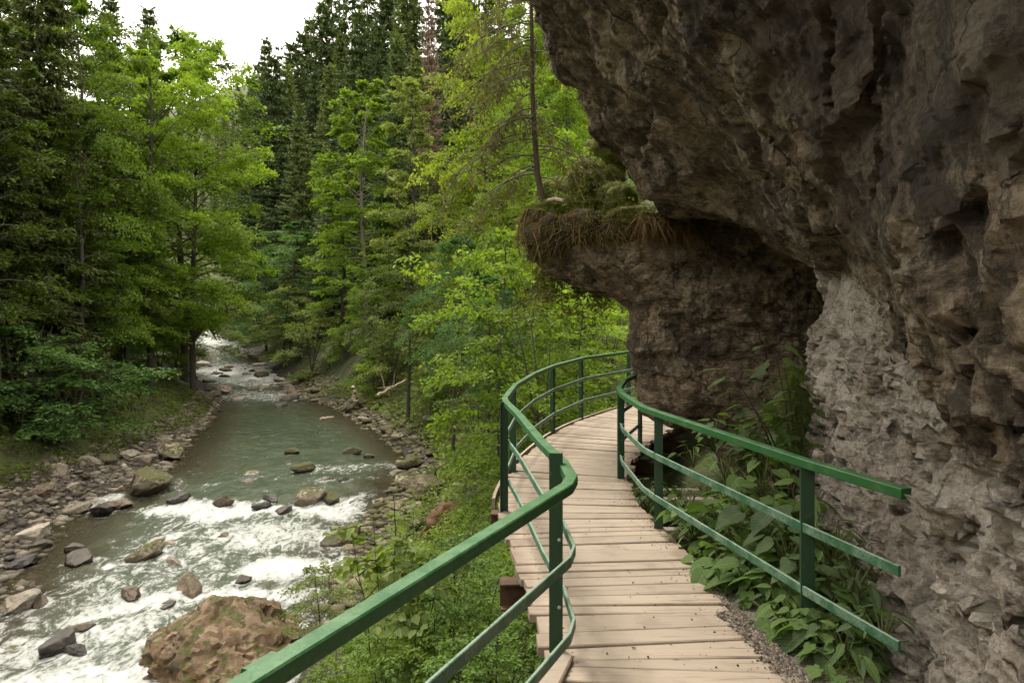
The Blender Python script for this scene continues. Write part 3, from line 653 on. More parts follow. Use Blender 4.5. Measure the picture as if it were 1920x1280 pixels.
S[tuple(bi.T)] += (big + slabs * (1 - .5 * lowwall) + small + knob).astype(np.float32)
# the long crack in the roof: points on the rock face
def hit(px, py):
    Ys = np.arange(1.0, 13, .02); q = np.array([at(px, py, y) for y in Ys]); k = np.clip(((q[:, 2] - az_[0]) / H_).astype(int), 0, len(az_) - 1); j = np.clip(((Ys - ay_[0]) / H_).astype(int), 0, len(ay_) - 1)
    w = np.where(q[:, 0] > F2[j, k])[0]; return q[w[0]] if len(w) else q[-1]
ck_px = [(1648, -40), (1636, 60), (1630, 140), (1608, 200), (1612, 232), (1640, 275), (1638, 300), (1624, 335), (1628, 370), (1620, 412)]
crk = np.array([hit(np.interp(u_, range(len(ck_px)), [c_[0] for c_ in ck_px]), np.interp(u_, range(len(ck_px)), [c_[1] for c_ in ck_px])) for u_ in np.linspace(0, len(ck_px) - 1, 70)])
ck2 = np.array([hit(np.interp(u_, [0, 1, 2, 3], [1535, 1548, 1545, 1560]), np.interp(u_, [0, 1, 2, 3], [30, 90, 150, 200])) for u_ in np.linspace(0, 3, 30)])
S[0] = S[-1] = 1; S[:, 0] = S[:, -1] = 1; S[:, :, 0] = S[:, :, -1] = 1; S[-3:] = 1
V, Q = surface_nets(S, np.array([ax_[0], ay_[0], az_[0]]), H_)
def vnormals(V, Q):
    n = np.cross(V[Q[:, 2]] - V[Q[:, 0]], V[Q[:, 3]] - V[Q[:, 1]]); N = np.zeros_like(V)
    for k in range(4):
        for c in range(3): N[:, c] += np.bincount(Q[:, k], n[:, c], len(V))
    return norm(N)
def subdivide(V, Q, sel):
    """split the selected quads in four (neighbours keep their old edges where not selected; cracks are closed by selecting generously)"""
    Qs, Qo = Q[sel], Q[~sel]
    E = np.sort(np.concatenate([Qs[:, [0, 1]], Qs[:, [1, 2]], Qs[:, [2, 3]], Qs[:, [3, 0]]]), 1)
    key = E[:, 0].astype(np.int64) * len(V) + E[:, 1]; uq, inv = np.unique(key, return_inverse=True)
    em = (V[uq // len(V)] + V[uq % len(V)]) / 2; fm = V[Qs].mean(1); n0 = len(V); nq = len(Qs)
    e = inv.reshape(4, nq) + n0; fc = np.arange(nq) + n0 + len(uq)
    nq_ = np.concatenate([np.stack([Qs[:, 0], e[0], fc, e[3]], 1), np.stack([e[0], Qs[:, 1], e[1], fc], 1), np.stack([fc, e[1], Qs[:, 2], e[2]], 1), np.stack([e[3], fc, e[2], Qs[:, 3]], 1)])
    return np.concatenate([V, em, fm]), np.concatenate([Qo, nq_])
cen = V[Q].mean(1); ppx = CX + F_PX * cen[:, 0] / np.maximum(cen[:, 1], .2); ppy = HY - F_PX * (cen[:, 2] - CAMZ) / np.maximum(cen[:, 1], .2)
vis = (cen[:, 1] > 1.2) & (cen[:, 1] < 11.0) & (ppx < 2150) & (ppy > -220) & (ppy < 1500)
V, Q = subdivide(V, Q, vis)
N = vnormals(V, Q)
lowv = (1 - sstep(V[:, 2], 1.1, 2.1)) * (V[:, 1] < 7.6)
V32 = V.astype(np.float32)
h3, j3 = facets(V32 * np.array([5., 4.5, 7.0], np.float32), 82, .10 * fbm(V32 * 5, 2, 81)[:, None])
h4, j4 = facets(V32 * np.array([12., 11., 15.], np.float32), 92, .10 * fbm(V32 * 11, 2, 93)[:, None])
d = .012 * ridged(V32 * 5.5, 4, 84) + .008 * fbm(V32 * 18, 3, 86) + (.016 + .065 * lowv) * h3 - .008 * j3 + (.010 + .026 * lowv) * h4 - .004 * j4
near_band = sstep(ridged(V32 * np.array([1.6, 1.6, 1.6]), 3, 88), .55, .85)
d -= .025 * near_band
best = np.full(len(V), 9.)
for L_, w_ in ((crk, 1.), (ck2, 1.4)):
    for a_, b_ in zip(L_[:-1], L_[1:]):
        lo_ = np.minimum(a_, b_) - .45; hi_ = np.maximum(a_, b_) + .45; sl = np.where(np.all((V > lo_) & (V < hi_), axis=1))[0]
        if len(sl) == 0: continue
        ab = b_ - a_; q = V[sl] - a_; tt = np.clip((q @ ab) / max(ab @ ab, 1e-9), 0, 1); df = q - tt[:, None] * ab; df = df - N[sl] * (df * N[sl]).sum(1)[:, None]
        best[sl] = np.minimum(best[sl], np.linalg.norm(df, axis=1) * w_)
d -= .07 * (1 - sstep(best + .012 * fbm(V32 * 6, 3, 90), .012, .040))
V = V + N * d[:, None]
cme = build_mesh('rock_cliff', V, [Q], True); cme.set_sharp_from_angle(angle=R(24))
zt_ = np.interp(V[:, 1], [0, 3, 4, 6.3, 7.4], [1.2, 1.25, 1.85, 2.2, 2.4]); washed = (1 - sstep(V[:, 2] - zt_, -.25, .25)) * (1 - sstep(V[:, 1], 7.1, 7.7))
a = cme.attributes.new('washed', 'FLOAT', 'POINT'); a.data.foreach_set('value', washed.astype(np.float32))  # marks the lit wall below the overhang, painted paler than the shaded rock
seep_shade_v = sstep(V[:, 2], 1.5, 2.8) * (1 - sstep(V[:, 1], 2.8, 5.2)); a = cme.attributes.new('seep', 'FLOAT', 'POINT'); a.data.foreach_set('value', seep_shade_v.astype(np.float32))  # mask for stains and painted shade on the near overhang
m, nt, b, out = new_mat('cliff_limestone'); t = NT(nt); p = t.pos()
pw = t.n('ShaderNodeVectorMath', {0: p, 1: t.n('ShaderNodeVectorMath', {0: t.n('ShaderNodeTexNoise', {'Vector': p, 'Scale': 2.0, 'Detail': 4.}).outputs['Color'], 'Scale': .10}, operation='SCALE').outputs[0]}, operation='ADD').outputs[0]
n1 = t.noise(pw, 1.3, 10, .70); n2 = t.noise(t.mapping(pw, (1, .8, 2.3)), 4.2, 10, .74); n3 = t.noise(p, 24, 9, .78); n4 = t.noise(p, 80, 5, .7)
f = t.math('ADD', t.math('MULTIPLY', n1, .30), t.math('ADD', t.math('MULTIPLY', n2, .45), t.math('MULTIPLY', n3, .25)))
col = t.ramp(f, [(.41, (.036, .025, .016)), (.455, (.135, .100, .064)), (.51, (.29, .224, .152)), (.575, (.53, .435, .32))])
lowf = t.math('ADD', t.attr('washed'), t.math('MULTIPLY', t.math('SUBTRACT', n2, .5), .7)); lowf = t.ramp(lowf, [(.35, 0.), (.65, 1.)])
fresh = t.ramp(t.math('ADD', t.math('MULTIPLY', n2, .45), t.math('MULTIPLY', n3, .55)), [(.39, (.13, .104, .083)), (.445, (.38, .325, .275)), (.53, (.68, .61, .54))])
col = t.mix(lowf, col, fresh)                                                     # lit wall painted paler low down, overhang's shade in the stained brown above
blk = t.ramp(t.noise(t.mapping(pw, (1.2, 1.2, .7)), 2.3, 10, .76), [(.49, 0.), (.54, 1.)])
col = t.mix(t.math('MULTIPLY', blk, t.math('SUBTRACT', .80, t.math('MULTIPLY', lowf, .62))), col, (.036, .028, .019))
pal = t.ramp(t.noise(t.mapping(pw, (1., 1., .8)), 3.4, 8, .66), [(.585, 0.), (.635, 1.)])
col = t.mix(t.math('MULTIPLY', pal, .6), col, (.42, .36, .275))
col = t.mix(t.ramp(t.noise(p, .75, 3), [(.48, 0.), (.68, .45)]), col, (.19, .130, .078))
cw = t.n('ShaderNodeVectorMath', {0: p, 1: t.n('ShaderNodeVectorMath', {0: t.n('ShaderNodeTexNoise', {'Vector': p, 'Scale': 3.5, 'Detail': 6.}).outputs['Color'], 'Scale': .30}, operation='SCALE').outputs[0]}, operation='ADD').outputs[0]
ck = t.ramp(t.voro(t.mapping(cw, (1., .7, 1.3)), 1.5, 'DISTANCE_TO_EDGE'), [(.0, 1.), (.016, 0.)]); ckm = t.math('MULTIPLY', ck, t.ramp(t.noise(p, 1.4, 3), [(.46, 0.), (.56, .85)]))
col = t.mix(ckm, col, (.020, .015, .010))
ps = t.ramp(t.noise(t.mapping(cw, (5., 5., .9)), 1.6, 7, .7), [(.60, 0.), (.66, .55)]); col = t.mix(t.math('MULTIPLY', ps, t.ramp(t.noise(p, .9, 3), [(.45, 0.), (.6, 1.)])), col, (.46, .40, .32))
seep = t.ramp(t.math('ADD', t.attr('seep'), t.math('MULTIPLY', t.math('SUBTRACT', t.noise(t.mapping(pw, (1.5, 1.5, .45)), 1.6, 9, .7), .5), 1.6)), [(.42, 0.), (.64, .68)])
col = t.mix(seep, col, (.036, .028, .019))                                        # seepage stains, with the near overhang's shade painted into the colour
mossf = t.math('ADD', t.normal_z(), t.math('MULTIPLY', t.math('SUBTRACT', n2, .5), 1.2))
col = t.mix(t.ramp(mossf, [(.80, 0.), (.98, .7)]), col, (.055, .055, .016))
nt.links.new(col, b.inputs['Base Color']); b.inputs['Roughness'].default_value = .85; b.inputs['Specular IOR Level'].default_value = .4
vf = t.n('ShaderNodeTexVoronoi', {'Vector': t.mapping(pw, (1., .85, 1.5)), 'Scale': 7.}, feature='F1', distance='CHEBYCHEV'); vf2 = t.n('ShaderNodeTexVoronoi', {'Vector': t.mapping(pw, (1., .85, 1.5)), 'Scale': 19.}, feature='F1', distance='MANHATTAN')
fct = t.math('ADD', t.math('MULTIPLY', vf.outputs['Distance'], -.55), t.math('MULTIPLY', vf2.outputs['Distance'], -.28))
hh = t.math('ADD', t.math('ADD', fct, t.math('MULTIPLY', n2, .35)), t.math('ADD', t.math('ADD', t.math('MULTIPLY', n3, .6), t.math('MULTIPLY', ckm, -.5)), t.math('MULTIPLY', n4, .35)))
nt.links.new(t.bump(hh, 1.0, .07), b.inputs['Normal'])
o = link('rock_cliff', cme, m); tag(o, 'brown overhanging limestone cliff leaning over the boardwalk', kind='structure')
# ------------------------------------------------------------------ boardwalk
def wood_mat(name, base, dark):
    m, nt, b, out = new_mat(name); t = NT(nt); v = t.objc(); r = t.rnd()
    ofs = t.n('ShaderNodeVectorMath', {0: v, 1: t.n('ShaderNodeCombineXYZ', {0: t.math('MULTIPLY', r, 53.), 1: t.math('MULTIPLY', r, 17.), 2: 0.}).outputs[0]}, operation='ADD').outputs[0]
    g = t.noise(t.mapping(ofs, (1.2, 26, 20)), 1.6, 6, .6, .5); blot = t.noise(ofs, 3.2, 6, .6); spk = t.noise(ofs, 38, 4, .6)
    c = t.mix(g, tuple(x * .80 for x in base), tuple(min(1, x * 1.16) for x in base))
    c = t.mix(t.math('MULTIPLY', r, .50), c, tuple(x * .66 for x in base))
    ex_ = t.math('ABSOLUTE', t.n('ShaderNodeSeparateXYZ', {0: v}).outputs['X']); ed = t.math('ADD', ex_, t.math('MULTIPLY', t.math('SUBTRACT', blot, .5), .35))
    c = t.mix(t.ramp(ed, [(.50, 0.), (.66, .62)]), c, (.17, .12, .08))
    c = t.mix(t.ramp(blot, [(.50, 0.), (.78, .55)]), c, dark)
    c = t.mix(t.ramp(spk, [(.67, 0.), (.73, .85)]), c, (.07, .045, .03))
    c = t.mix(t.ramp(g, [(.34, .6), (.43, 0.)]), c, dark)
    kn = t.ramp(t.voro(t.mapping(ofs, (1.0, 2.2, 2.2)), 2.6), [(.03, 1.), (.075, 0.)]); c = t.mix(t.math('MULTIPLY', kn, .8), c, (.11, .065, .038))
    wv = t.noise(t.pos(), 1.7, 5, .6); c = t.mix(t.ramp(wv, [(.48, 0.), (.75, .38)]), c, (.30, .235, .18))
    nt.links.new(c, b.inputs['Base Color']); b.inputs['Roughness'].default_value = .82
    nt.links.new(t.bump(t.math('ADD', g, t.math('MULTIPLY', spk, .3)), .35, .012), b.inputs['Normal']); return m
WOOD = wood_mat('plank_wood', (.385, .312, .238), (.13, .09, .064)); WOODE = wood_mat('weathered_edge', (.48, .40, .33), (.2, .14, .1))
def rust_mat():
    m, nt, b, out = new_mat('rusty_steel'); t = NT(nt); p = t.pos(); n = t.noise(p, 9, 7, .7); n2 = t.noise(p, 40, 4)
    nt.links.new(t.mix(t.math('MULTIPLY', n2, .5), t.ramp(n, [(.3, (.030, .016, .010)), (.55, (.10, .046, .024)), (.75, (.19, .115, .075))]), (.05, .03, .02)), b.inputs['Base Color'])
    b.inputs['Roughness'].default_value = .85; nt.links.new(t.bump(n, .4, .01), b.inputs['Normal']); return m
RUST = rust_mat()
DL = np.array([(-1.25, -1.2), (-.66, 1.4), (.16, 3.55), (.13, 4.3), (.03, 5.0), (-.05, 5.7), (-.13, 6.6), (-.08, 7.4), (.04, 8.3), (.3, 9.4), (.65, 10.5), (1.2, 11.7), (2.27, 13.4), (3.4, 14.6), (4.6, 15.6)])
DR = np.array([(1.3, -1.6), (1.42, 1.0), (1.44, 3.45), (1.34, 4.35), (1.33, 5.1), (1.26, 5.8), (1.2, 6.5), (1.24, 7.2), (1.34, 7.9), (1.62, 8.9), (2.02, 9.9), (2.5, 10.8), (3.45, 12.2), (4.4, 13.2), (5.4, 14.0)])
def smooth_poly(P, n=6, lock=()):
    out_ = []
    for i in range(len(P) - 1):
        p0, p1, p2, p3 = P[max(i - 1, 0)], P[i], P[i + 1], P[min(i + 2, len(P) - 1)]
        for k in range(n):
            s = k / n; out_.append(.5 * (2 * p1 + (p2 - p0) * s + (2 * p0 - 5 * p1 + 4 * p2 - p3) * s * s + (3 * p1 - p0 - 3 * p2 + p3) * s ** 3))
    return np.array(out_ + [P[-1]])
DLs = np.vstack([smooth_poly(DL[:3], 12)[:-1], smooth_poly(DL[2:], 12)]); DRs = smooth_poly(DR, 12)
def dz(y): return np.interp(y, [9, 12, 15], [0, .04, .08])
mid = (DLs + DRs) / 2; cum = np.concatenate([[0], np.cumsum(np.linalg.norm(np.diff(mid, axis=0), axis=1))])
def deck_lr(s):
    f = np.interp(s, cum, np.arange(len(cum))); i = int(min(f, len(cum) - 2)); w = f - i
    return DLs[i] * (1 - w) + DLs[i + 1] * w, DRs[i] * (1 - w) + DRs[i + 1] * w
walk = empty('boardwalk', (0.7, 5, -.06), 'curved boardwalk of pale timber planks running beneath the overhanging cliff', 'boardwalk')
def child(name, acc, mat, parent, smooth=False, loc=None):
    """mesh given in world coordinates -> child with its own origin"""
    V = np.concatenate(acc.v); c = V.mean(0) if loc is None else np.asarray(loc, float)
    o = link(name, build_mesh(name, V - c, acc.f, smooth), mat, parent)
    wp = Vector((0, 0, 0)); q = parent
    while q is not None: wp += q.location; q = q.parent
    o.location = Vector([float(x) for x in c]) - wp; return o
s = .3; k = 0; prng = np.random.default_rng(5)
while s < cum[-1] - .3:
    w = prng.choice([.105, .135, .155, .205, .235], p=[.14, .25, .25, .22, .14]); gap = prng.uniform(.007, .019)
    l0, r0 = deck_lr(s); l1, r1 = deck_lr(s + w)
    j0, j1 = prng.normal() * .016, prng.normal() * .022; dirv = norm(r0 - l0)
    l0, l1, r0, r1 = l0 - dirv * j0, l1 - dirv * j0, r0 + dirv * j1, r1 + dirv * j1
    zt = dz((l0[1] + r0[1]) / 2) + prng.normal() * .004; th = .05; tl = prng.normal() * .003; cf = .006
    A = Acc(); ringL = lambda p, q, zo: [(*p, zt + zo - th), (*q, zt + zo - th), (*q, zt + zo - cf), (*(q + (p - q) * cf / w), zt + zo), (*(p + (q - p) * cf / w), zt + zo), (*p, zt + zo - cf)]
    Vp = ringL(l0, l1, tl) + ringL(r0, r1, -tl)
    A.add(Vp, np.array([[i, (i + 1) % 6, 6 + (i + 1) % 6, 6 + i] for i in range(6)]), np.array([[5, 4, 3, 2, 1, 0], [6, 7, 8, 9, 10, 11]]))
    child('plank', A, WOOD, walk); s += w + gap; k += 1
# nail heads, two at each end of every plank
A = Acc(); oct_ = np.array([(math.cos(q), math.sin(q)) for q in np.arange(6) * math.pi / 3]) * .0055
s = .3; prng = np.random.default_rng(5)
for pk in [o for o in bpy.data.objects if o.name.startswith('plank')]:
    Vw = np.array([v.co for v in pk.data.vertices]) + np.array(pk.location) + np.array(walk.location); tl_, tr_ = Vw[3:5], Vw[9:11]
    for w in (.12, .86):
        for e_ in (.28, .72):
            q = (tl_[0] * (1 - e_) + tl_[1] * e_) * (1 - w) + (tr_[0] * (1 - e_) + tr_[1] * e_) * w; q = q + np.array([prng.normal() * .012, prng.normal() * .006, .0012])
            A.add([(q[0] + c[0], q[1] + c[1], q[2]) for c in oct_], np.array([[0, 1, 2, 3, 4, 5]]))
o = child('nail_heads', A, RUST, walk); o['kind'] = 'stuff'
# steel stringers under the planks, cross beams sticking out over the river
def sweep_rect(acc, P, w, h, up=(0, 0, 1), closed_ends=True, bev=0.0):
    """rectangular bar along a 3-D polyline with mitred corners"""
    P = np.asarray(P, float); n = len(P); up = np.array(up, float); T = norm(np.diff(P, axis=0))
    rings = []
    for i in range(n):
        t0 = T[max(i - 1, 0)]; t1 = T[min(i, n - 2)]; tm = norm(t0 + t1); s0 = norm(np.cross(tm, up)); u = np.cross(s0, tm)
        c = max(.35, float(t1 @ tm)); b = bev
        q = [(-w / 2 + b, -h / 2), (w / 2 - b, -h / 2), (w / 2, -h / 2 + b), (w / 2, h / 2 - b), (w / 2 - b, h / 2), (-w / 2 + b, h / 2), (-w / 2, h / 2 - b), (-w / 2, -h / 2 + b)] if b > 0 else [(-w / 2, -h / 2), (w / 2, -h / 2), (w / 2, h / 2), (-w / 2, h / 2)]
        rings.append([P[i] + s0 * x / c + u * z for x, z in q])
    m_ = len(rings[0]); Vv = np.array(rings).reshape(-1, 3)
    Qd = np.array([[i * m_ + k_, i * m_ + (k_ + 1) % m_, (i + 1) * m_ + (k_ + 1) % m_, (i + 1) * m_ + k_] for i in range(n - 1) for k_ in range(m_)])
    acc.add(Vv, Qd)
    acc.add(rings[0], np.array([list(range(m_))[::-1]])); acc.add(rings[-1], np.array([list(range(m_))]))
for w in (.14, .86):
    A = Acc(); pts = []
    for ss in np.arange(2.2, cum[-1] - .4, .35):
        l, r_ = deck_lr(ss); q = l + (r_ - l) * w; pts.append((*q, dz(q[1]) - .056 - .09))
    pts = np.array(pts)
    for dzz, ww, hh_ in ((.084, .11, .012), (0, .012, .156), (-.084, .11, .012)): sweep_rect(A, pts + [0, 0, dzz], ww, hh_)
    child('stringer', A, RUST, walk)
for yb, ext in ((3.62, .20), (5.35, .08), (7.2, .12), (8.6, .1), (10.2, .1), (12.0, .1)):
    l = np.array([np.interp(yb, DLs[:, 1], DLs[:, 0]), yb]); ss = np.interp(yb, [deck_lr(q)[0][1] for q in np.linspace(3.2, 16, 120)], np.linspace(3.2, 16, 120)); lft, rgt = deck_lr(ss)
    dr_ = norm(rgt - lft); a0 = lft - dr_ * ext; a1 = rgt + dr_ * (.05 if yb < 5 else .55 if yb < 9 else .1); zb = dz(yb) - .25 - .1
    A = Acc(); pts = np.array([(*a0, zb), (*a1, zb)])
    for dzz, ww, hh_ in ((.094, .16, .014), (0, .014, .174), (-.094, .16, .014)): sweep_rect(A, pts + [0, 0, dzz], ww, hh_)
    child('cross_beam', A, RUST, walk)
    # raking strut down into the bank
    A = Acc(); c0 = a0 + dr_ * .35; c1 = a0 + dr_ * 1.15; sweep_rect(A, np.array([(*c0, zb - .1), (*c1, max(zg(*c1) - .15, zb - 1.4))]), .08, .08, (0, 1, .2)); child('strut', A, RUST, walk)
# pale edge board on the river side of the far bend, short ledger beams on the cliff side
A = Acc(); pts = [(*(deck_lr(q)[0] + norm(deck_lr(q)[0] - deck_lr(q)[1]) * .05), dz(deck_lr(q)[0][1]) - .035) for q in np.arange(np.interp(6.75, DLs[:, 1], cum), np.interp(13.4, DLs[:, 1], cum), .2)]
sweep_rect(A, pts, .03, .10); child('edge_board', A, WOODE, walk)
for (yb, z_, ln) in ((6.55, -.18, 1.0), (7.45, -.13, .9), (8.1, -.2, .8)):
    xr_ = np.interp(yb, DRs[:, 1], DRs[:, 0]); A = Acc(); box(A, (xr_ - .2 + ln / 2, yb, z_ - .08), (1, 0, 0), (0, 1, 0), (0, 0, 1), ln / 2 + .2, .05, .045, .006); child('ledger_beam', A, WOODE, walk)
A = Acc(); box(A, (.215, 3.46, -.015), norm(np.array([.33, 1, 0])), norm(np.array([1, -.33, 0])), (0, 0, 1), .16, .055, .05, .008); child('corner_block', A, WOOD, walk)

# ------------------------------------------------------------------ railings
def paint_mat(name, base, worn, amt):
    m, nt, b, out = new_mat(name); t = NT(nt); p = t.pos(); n = t.noise(p, 7, 9, .74, .3); n2 = t.noise(p, 70, 4, .6); n3 = t.noise(p, 180, 2)
    up = t.normal_z()
    f = t.math('ADD', t.math('ADD', n, t.math('MULTIPLY', up, .10 + amt * .22)), t.math('MULTIPLY', t.math('SUBTRACT', n2, .5), .28))
    c = t.mix(t.ramp(f, [(.62 - amt * .3, 0.), (.92 - amt * .3, .85)]), base, worn)
    c = t.mix(t.ramp(n2, [(.30, .55), (.42, 0.)]), c, tuple(x * .5 for x in base))
    c = t.mix(t.ramp(t.noise(p, 13, 5, .7), [(.64, 0.), (.69, .85)]), c, (.13, .085, .05))
    nt.links.new(c, b.inputs['Base Color']); nt.links.new(t.math('ADD', .38, t.math('MULTIPLY', n, .3)), b.inputs['Roughness'])
    nt.links.new(t.bump(t.math('ADD', n2, n3), .18, .003), b.inputs['Normal']); return m
GREEN = paint_mat('green_paint', (.014, .098, .022), (.11, .215, .10), .34); GREENW = paint_mat('green_paint_worn', (.018, .10, .045), (.24, .33, .25), .62); GREEND = paint_mat('green_paint_posts', (.008, .040, .014), (.05, .085, .035), .05)
STEEL = bark_mat('zinc_bolt', (.2, .2, .2), (.5, .5, .48))
def railing(root, top, mids, posts, nm):
    A = Acc(); sweep_rect(A, top, .060, .050, bev=.005); child('top_rail', A, GREEN, root)
    for m_, mname in zip(mids, ('middle_rail', 'bottom_rail')):
        A = Acc(); sweep_rect(A, m_, .016, .052, bev=.003); child(mname, A, GREENW, root)
    for (x, y, z0, z1, ang, sd) in posts:
        A = Acc(); u = np.array([math.cos(ang), math.sin(ang), 0]); v = np.array([-math.sin(ang), math.cos(ang), 0])
        zc_ = (z0 + z1) / 2; hh_ = (z1 - z0) / 2          # channel section: web and two flanges
        box(A, np.array([x, y, zc_]), (0, 0, 1), u, v, hh_, .036, .0045, .002)
        for sgn in (-1, 1): box(A, np.array([x, y, zc_]) + u * .033 * sgn + v * .0195 * sd, (0, 0, 1), u, v, hh_ - .002, .0035, .0185, .001)
        po = child('post', A, GREEND, root)
        for zb in (.24, .60):
            B = Acc(); tube(B, [np.array([x, y, zb]) - v * sd * .004 + u * .018, np.array([x, y, zb]) - v * sd * .016 + u * .018], .010, 6); child('bolt', B, STEEL, po)
def rail3(P, z): return [(x, y, z + zz_) for x, y, zz_ in P]
Ltop = [(-1.22, -.2, 0), (-.60, 1.5, 0), (.262, 3.30, 0), (.298, 3.46, 0), (.278, 3.85, 0), (.19, 4.45, 0), (.045, 5.75, 0), (-.055, 6.45, 0), (-.07, 6.75, 0), (.035, 8.0, .0), (.29, 9.3, .02), (.62, 10.4, .05), (1.2, 11.7, .09), (2.3, 13.4, .11), (3.6, 14.8, .12)]
rl = empty('railing', (.1, 6, 0), 'green metal railing on the river side of the boardwalk', 'railing')
inw = lambda P, d_: [(x + d_, y, z) for x, y, z in P]
railing(rl, rail3(Ltop, .975), [inw(rail3(Ltop, .625), .012), inw(rail3(Ltop, .262), .012)],
        [(.235, 3.71, -.16, 1.06, R(-4), 1), (-.075, 6.36, -.16, 1.0, R(6), -1), (.01, 7.95, -.16, .98, R(-5), 1), (.60, 10.45, -.12, 1.0, R(-50), 1), (1.16, 11.78, -.12, 1.03, R(-55), 1), (2.26, 13.5, -.12, 1.06, R(-45), 1), (-.62, 1.62, -.2, .95, R(65), 1)], 'river')
A = Acc(); c_ = np.array([-.565, 1.60, .972]); tdir = norm(np.array([.862, 1.8, 0])); box(A, c_, tdir, np.cross([0, 0, 1.], tdir), (0, 0, 1), .045, .0345, .0275, .004); child('joint_sleeve', A, GREEN, rl)
Rtop = [(1.82, 3.2, 0), (1.64, 3.85, 0), (1.215, 5.8, 0), (1.165, 6.15, -.005), (1.165, 7.3, -.02), (1.21, 7.85, -.02), (1.42, 8.75, -.01), (1.78, 9.7, 0)]
rr = empty('railing', (1.4, 6, 0), 'green metal railing on the cliff side of the boardwalk ending beside the rock wall', 'railing')
inr = lambda P, d_: [(x - d_, y, z) for x, y, z in P]
railing(rr, rail3(Rtop, .975), [inr(rail3([(1.80, 3.22, 0)] + Rtop[1:], .61), .0), inr(rail3([(1.80, 3.22, 0)] + Rtop[1:], .26), .0)],
        [(1.655, 3.88, -.16, .955, R(-12), 1), (1.235, 5.84, -.16, .955, R(-12), 1), (1.20, 7.62, -.16, .94, R(4), 1), (1.80, 9.66, -.12, .95, R(60), 1)], 'cliff')
# ------------------------------------------------------------------ trees: a few grown prototypes, copied one by one
def leaf_quads(acc, B, D, Nn, L, Wd, shape='diamond', curl=.12):
    """one leaf per row of B (base), D (direction), Nn (upper side); folded along the midrib"""
    n = len(B); D = norm(D); Sd = norm(np.cross(D, Nn)); Up = np.cross(Sd, D); L = np.broadcast_to(L, (n,))[:, None]; Wd = np.broadcast_to(Wd, (n,))[:, None]
    i = np.arange(n)[:, None]
    if shape == 'diamond':
        V = np.stack([B, B + D * L * .5 + Sd * Wd * .5 + Up * Wd * curl, B + D * L, B + D * L * .5 - Sd * Wd * .5 + Up * Wd * curl], 1)
        acc.add(V.reshape(-1, 3), (i * 4 + np.array([[0, 1, 2]])), (i * 4 + np.array([[0, 2, 3]])))
    else:
        V = np.stack([B, B + D * L * .28 + Sd * Wd * .42 + Up * Wd * curl, B + D * L * .62 + Sd * Wd * .46 + Up * Wd * curl * .8, B + D * L - Up * L * .10, B + D * L * .62 - Sd * Wd * .46 + Up * Wd * curl * .8, B + D * L * .28 - Sd * Wd * .42 + Up * Wd * curl], 1)
        acc.add(V.reshape(-1, 3), (i * 6 + np.array([[0, 1, 2, 3]])), (i * 6 + np.array([[0, 3, 4, 5]])))
def sprays(acc, P0, D, L, m, ls, r, droop=.18, flat=.35, shape='diamond', lw=.62):
    """flat leafy twigs: m leaves on either side along each twig"""
    M = len(P0); D = norm(D); t_ = (np.arange(m) + .6) / m
    S_ = norm(np.cross(D, np.array([0, 0, 1.]) + r.normal(size=(M, 3)) * flat)); U = np.cross(S_, D)
    side = np.where(np.arange(m) % 2 == 0, 1., -1.)
    pos = P0[:, None] + D[:, None] * (L[:, None] * t_[None])[..., None]; pos[..., 2] -= droop * L[:, None] * t_[None] ** 2
    wid = (.5 * L[:, None] * (1.05 - t_[None]) * r.random((M, m)))[..., None]
    pos = pos + S_[:, None] * side[None, :, None] * wid + U[:, None] * (r.normal(size=(M, m, 1)) * .05 * L[:, None, None])
    ld = D[:, None] * .75 + S_[:, None] * side[None, :, None] * .75 + r.normal(size=(M, m, 3)) * .35; ld[..., 2] -= .22
    nn = U[:, None] + r.normal(size=(M, m, 3)) * .38
    sz = ls * r.uniform(.65, 1.3, (M, m))
    leaf_quads(acc, pos.reshape(-1, 3), ld.reshape(-1, 3), nn.reshape(-1, 3), sz.reshape(-1), sz.reshape(-1) * lw, shape)
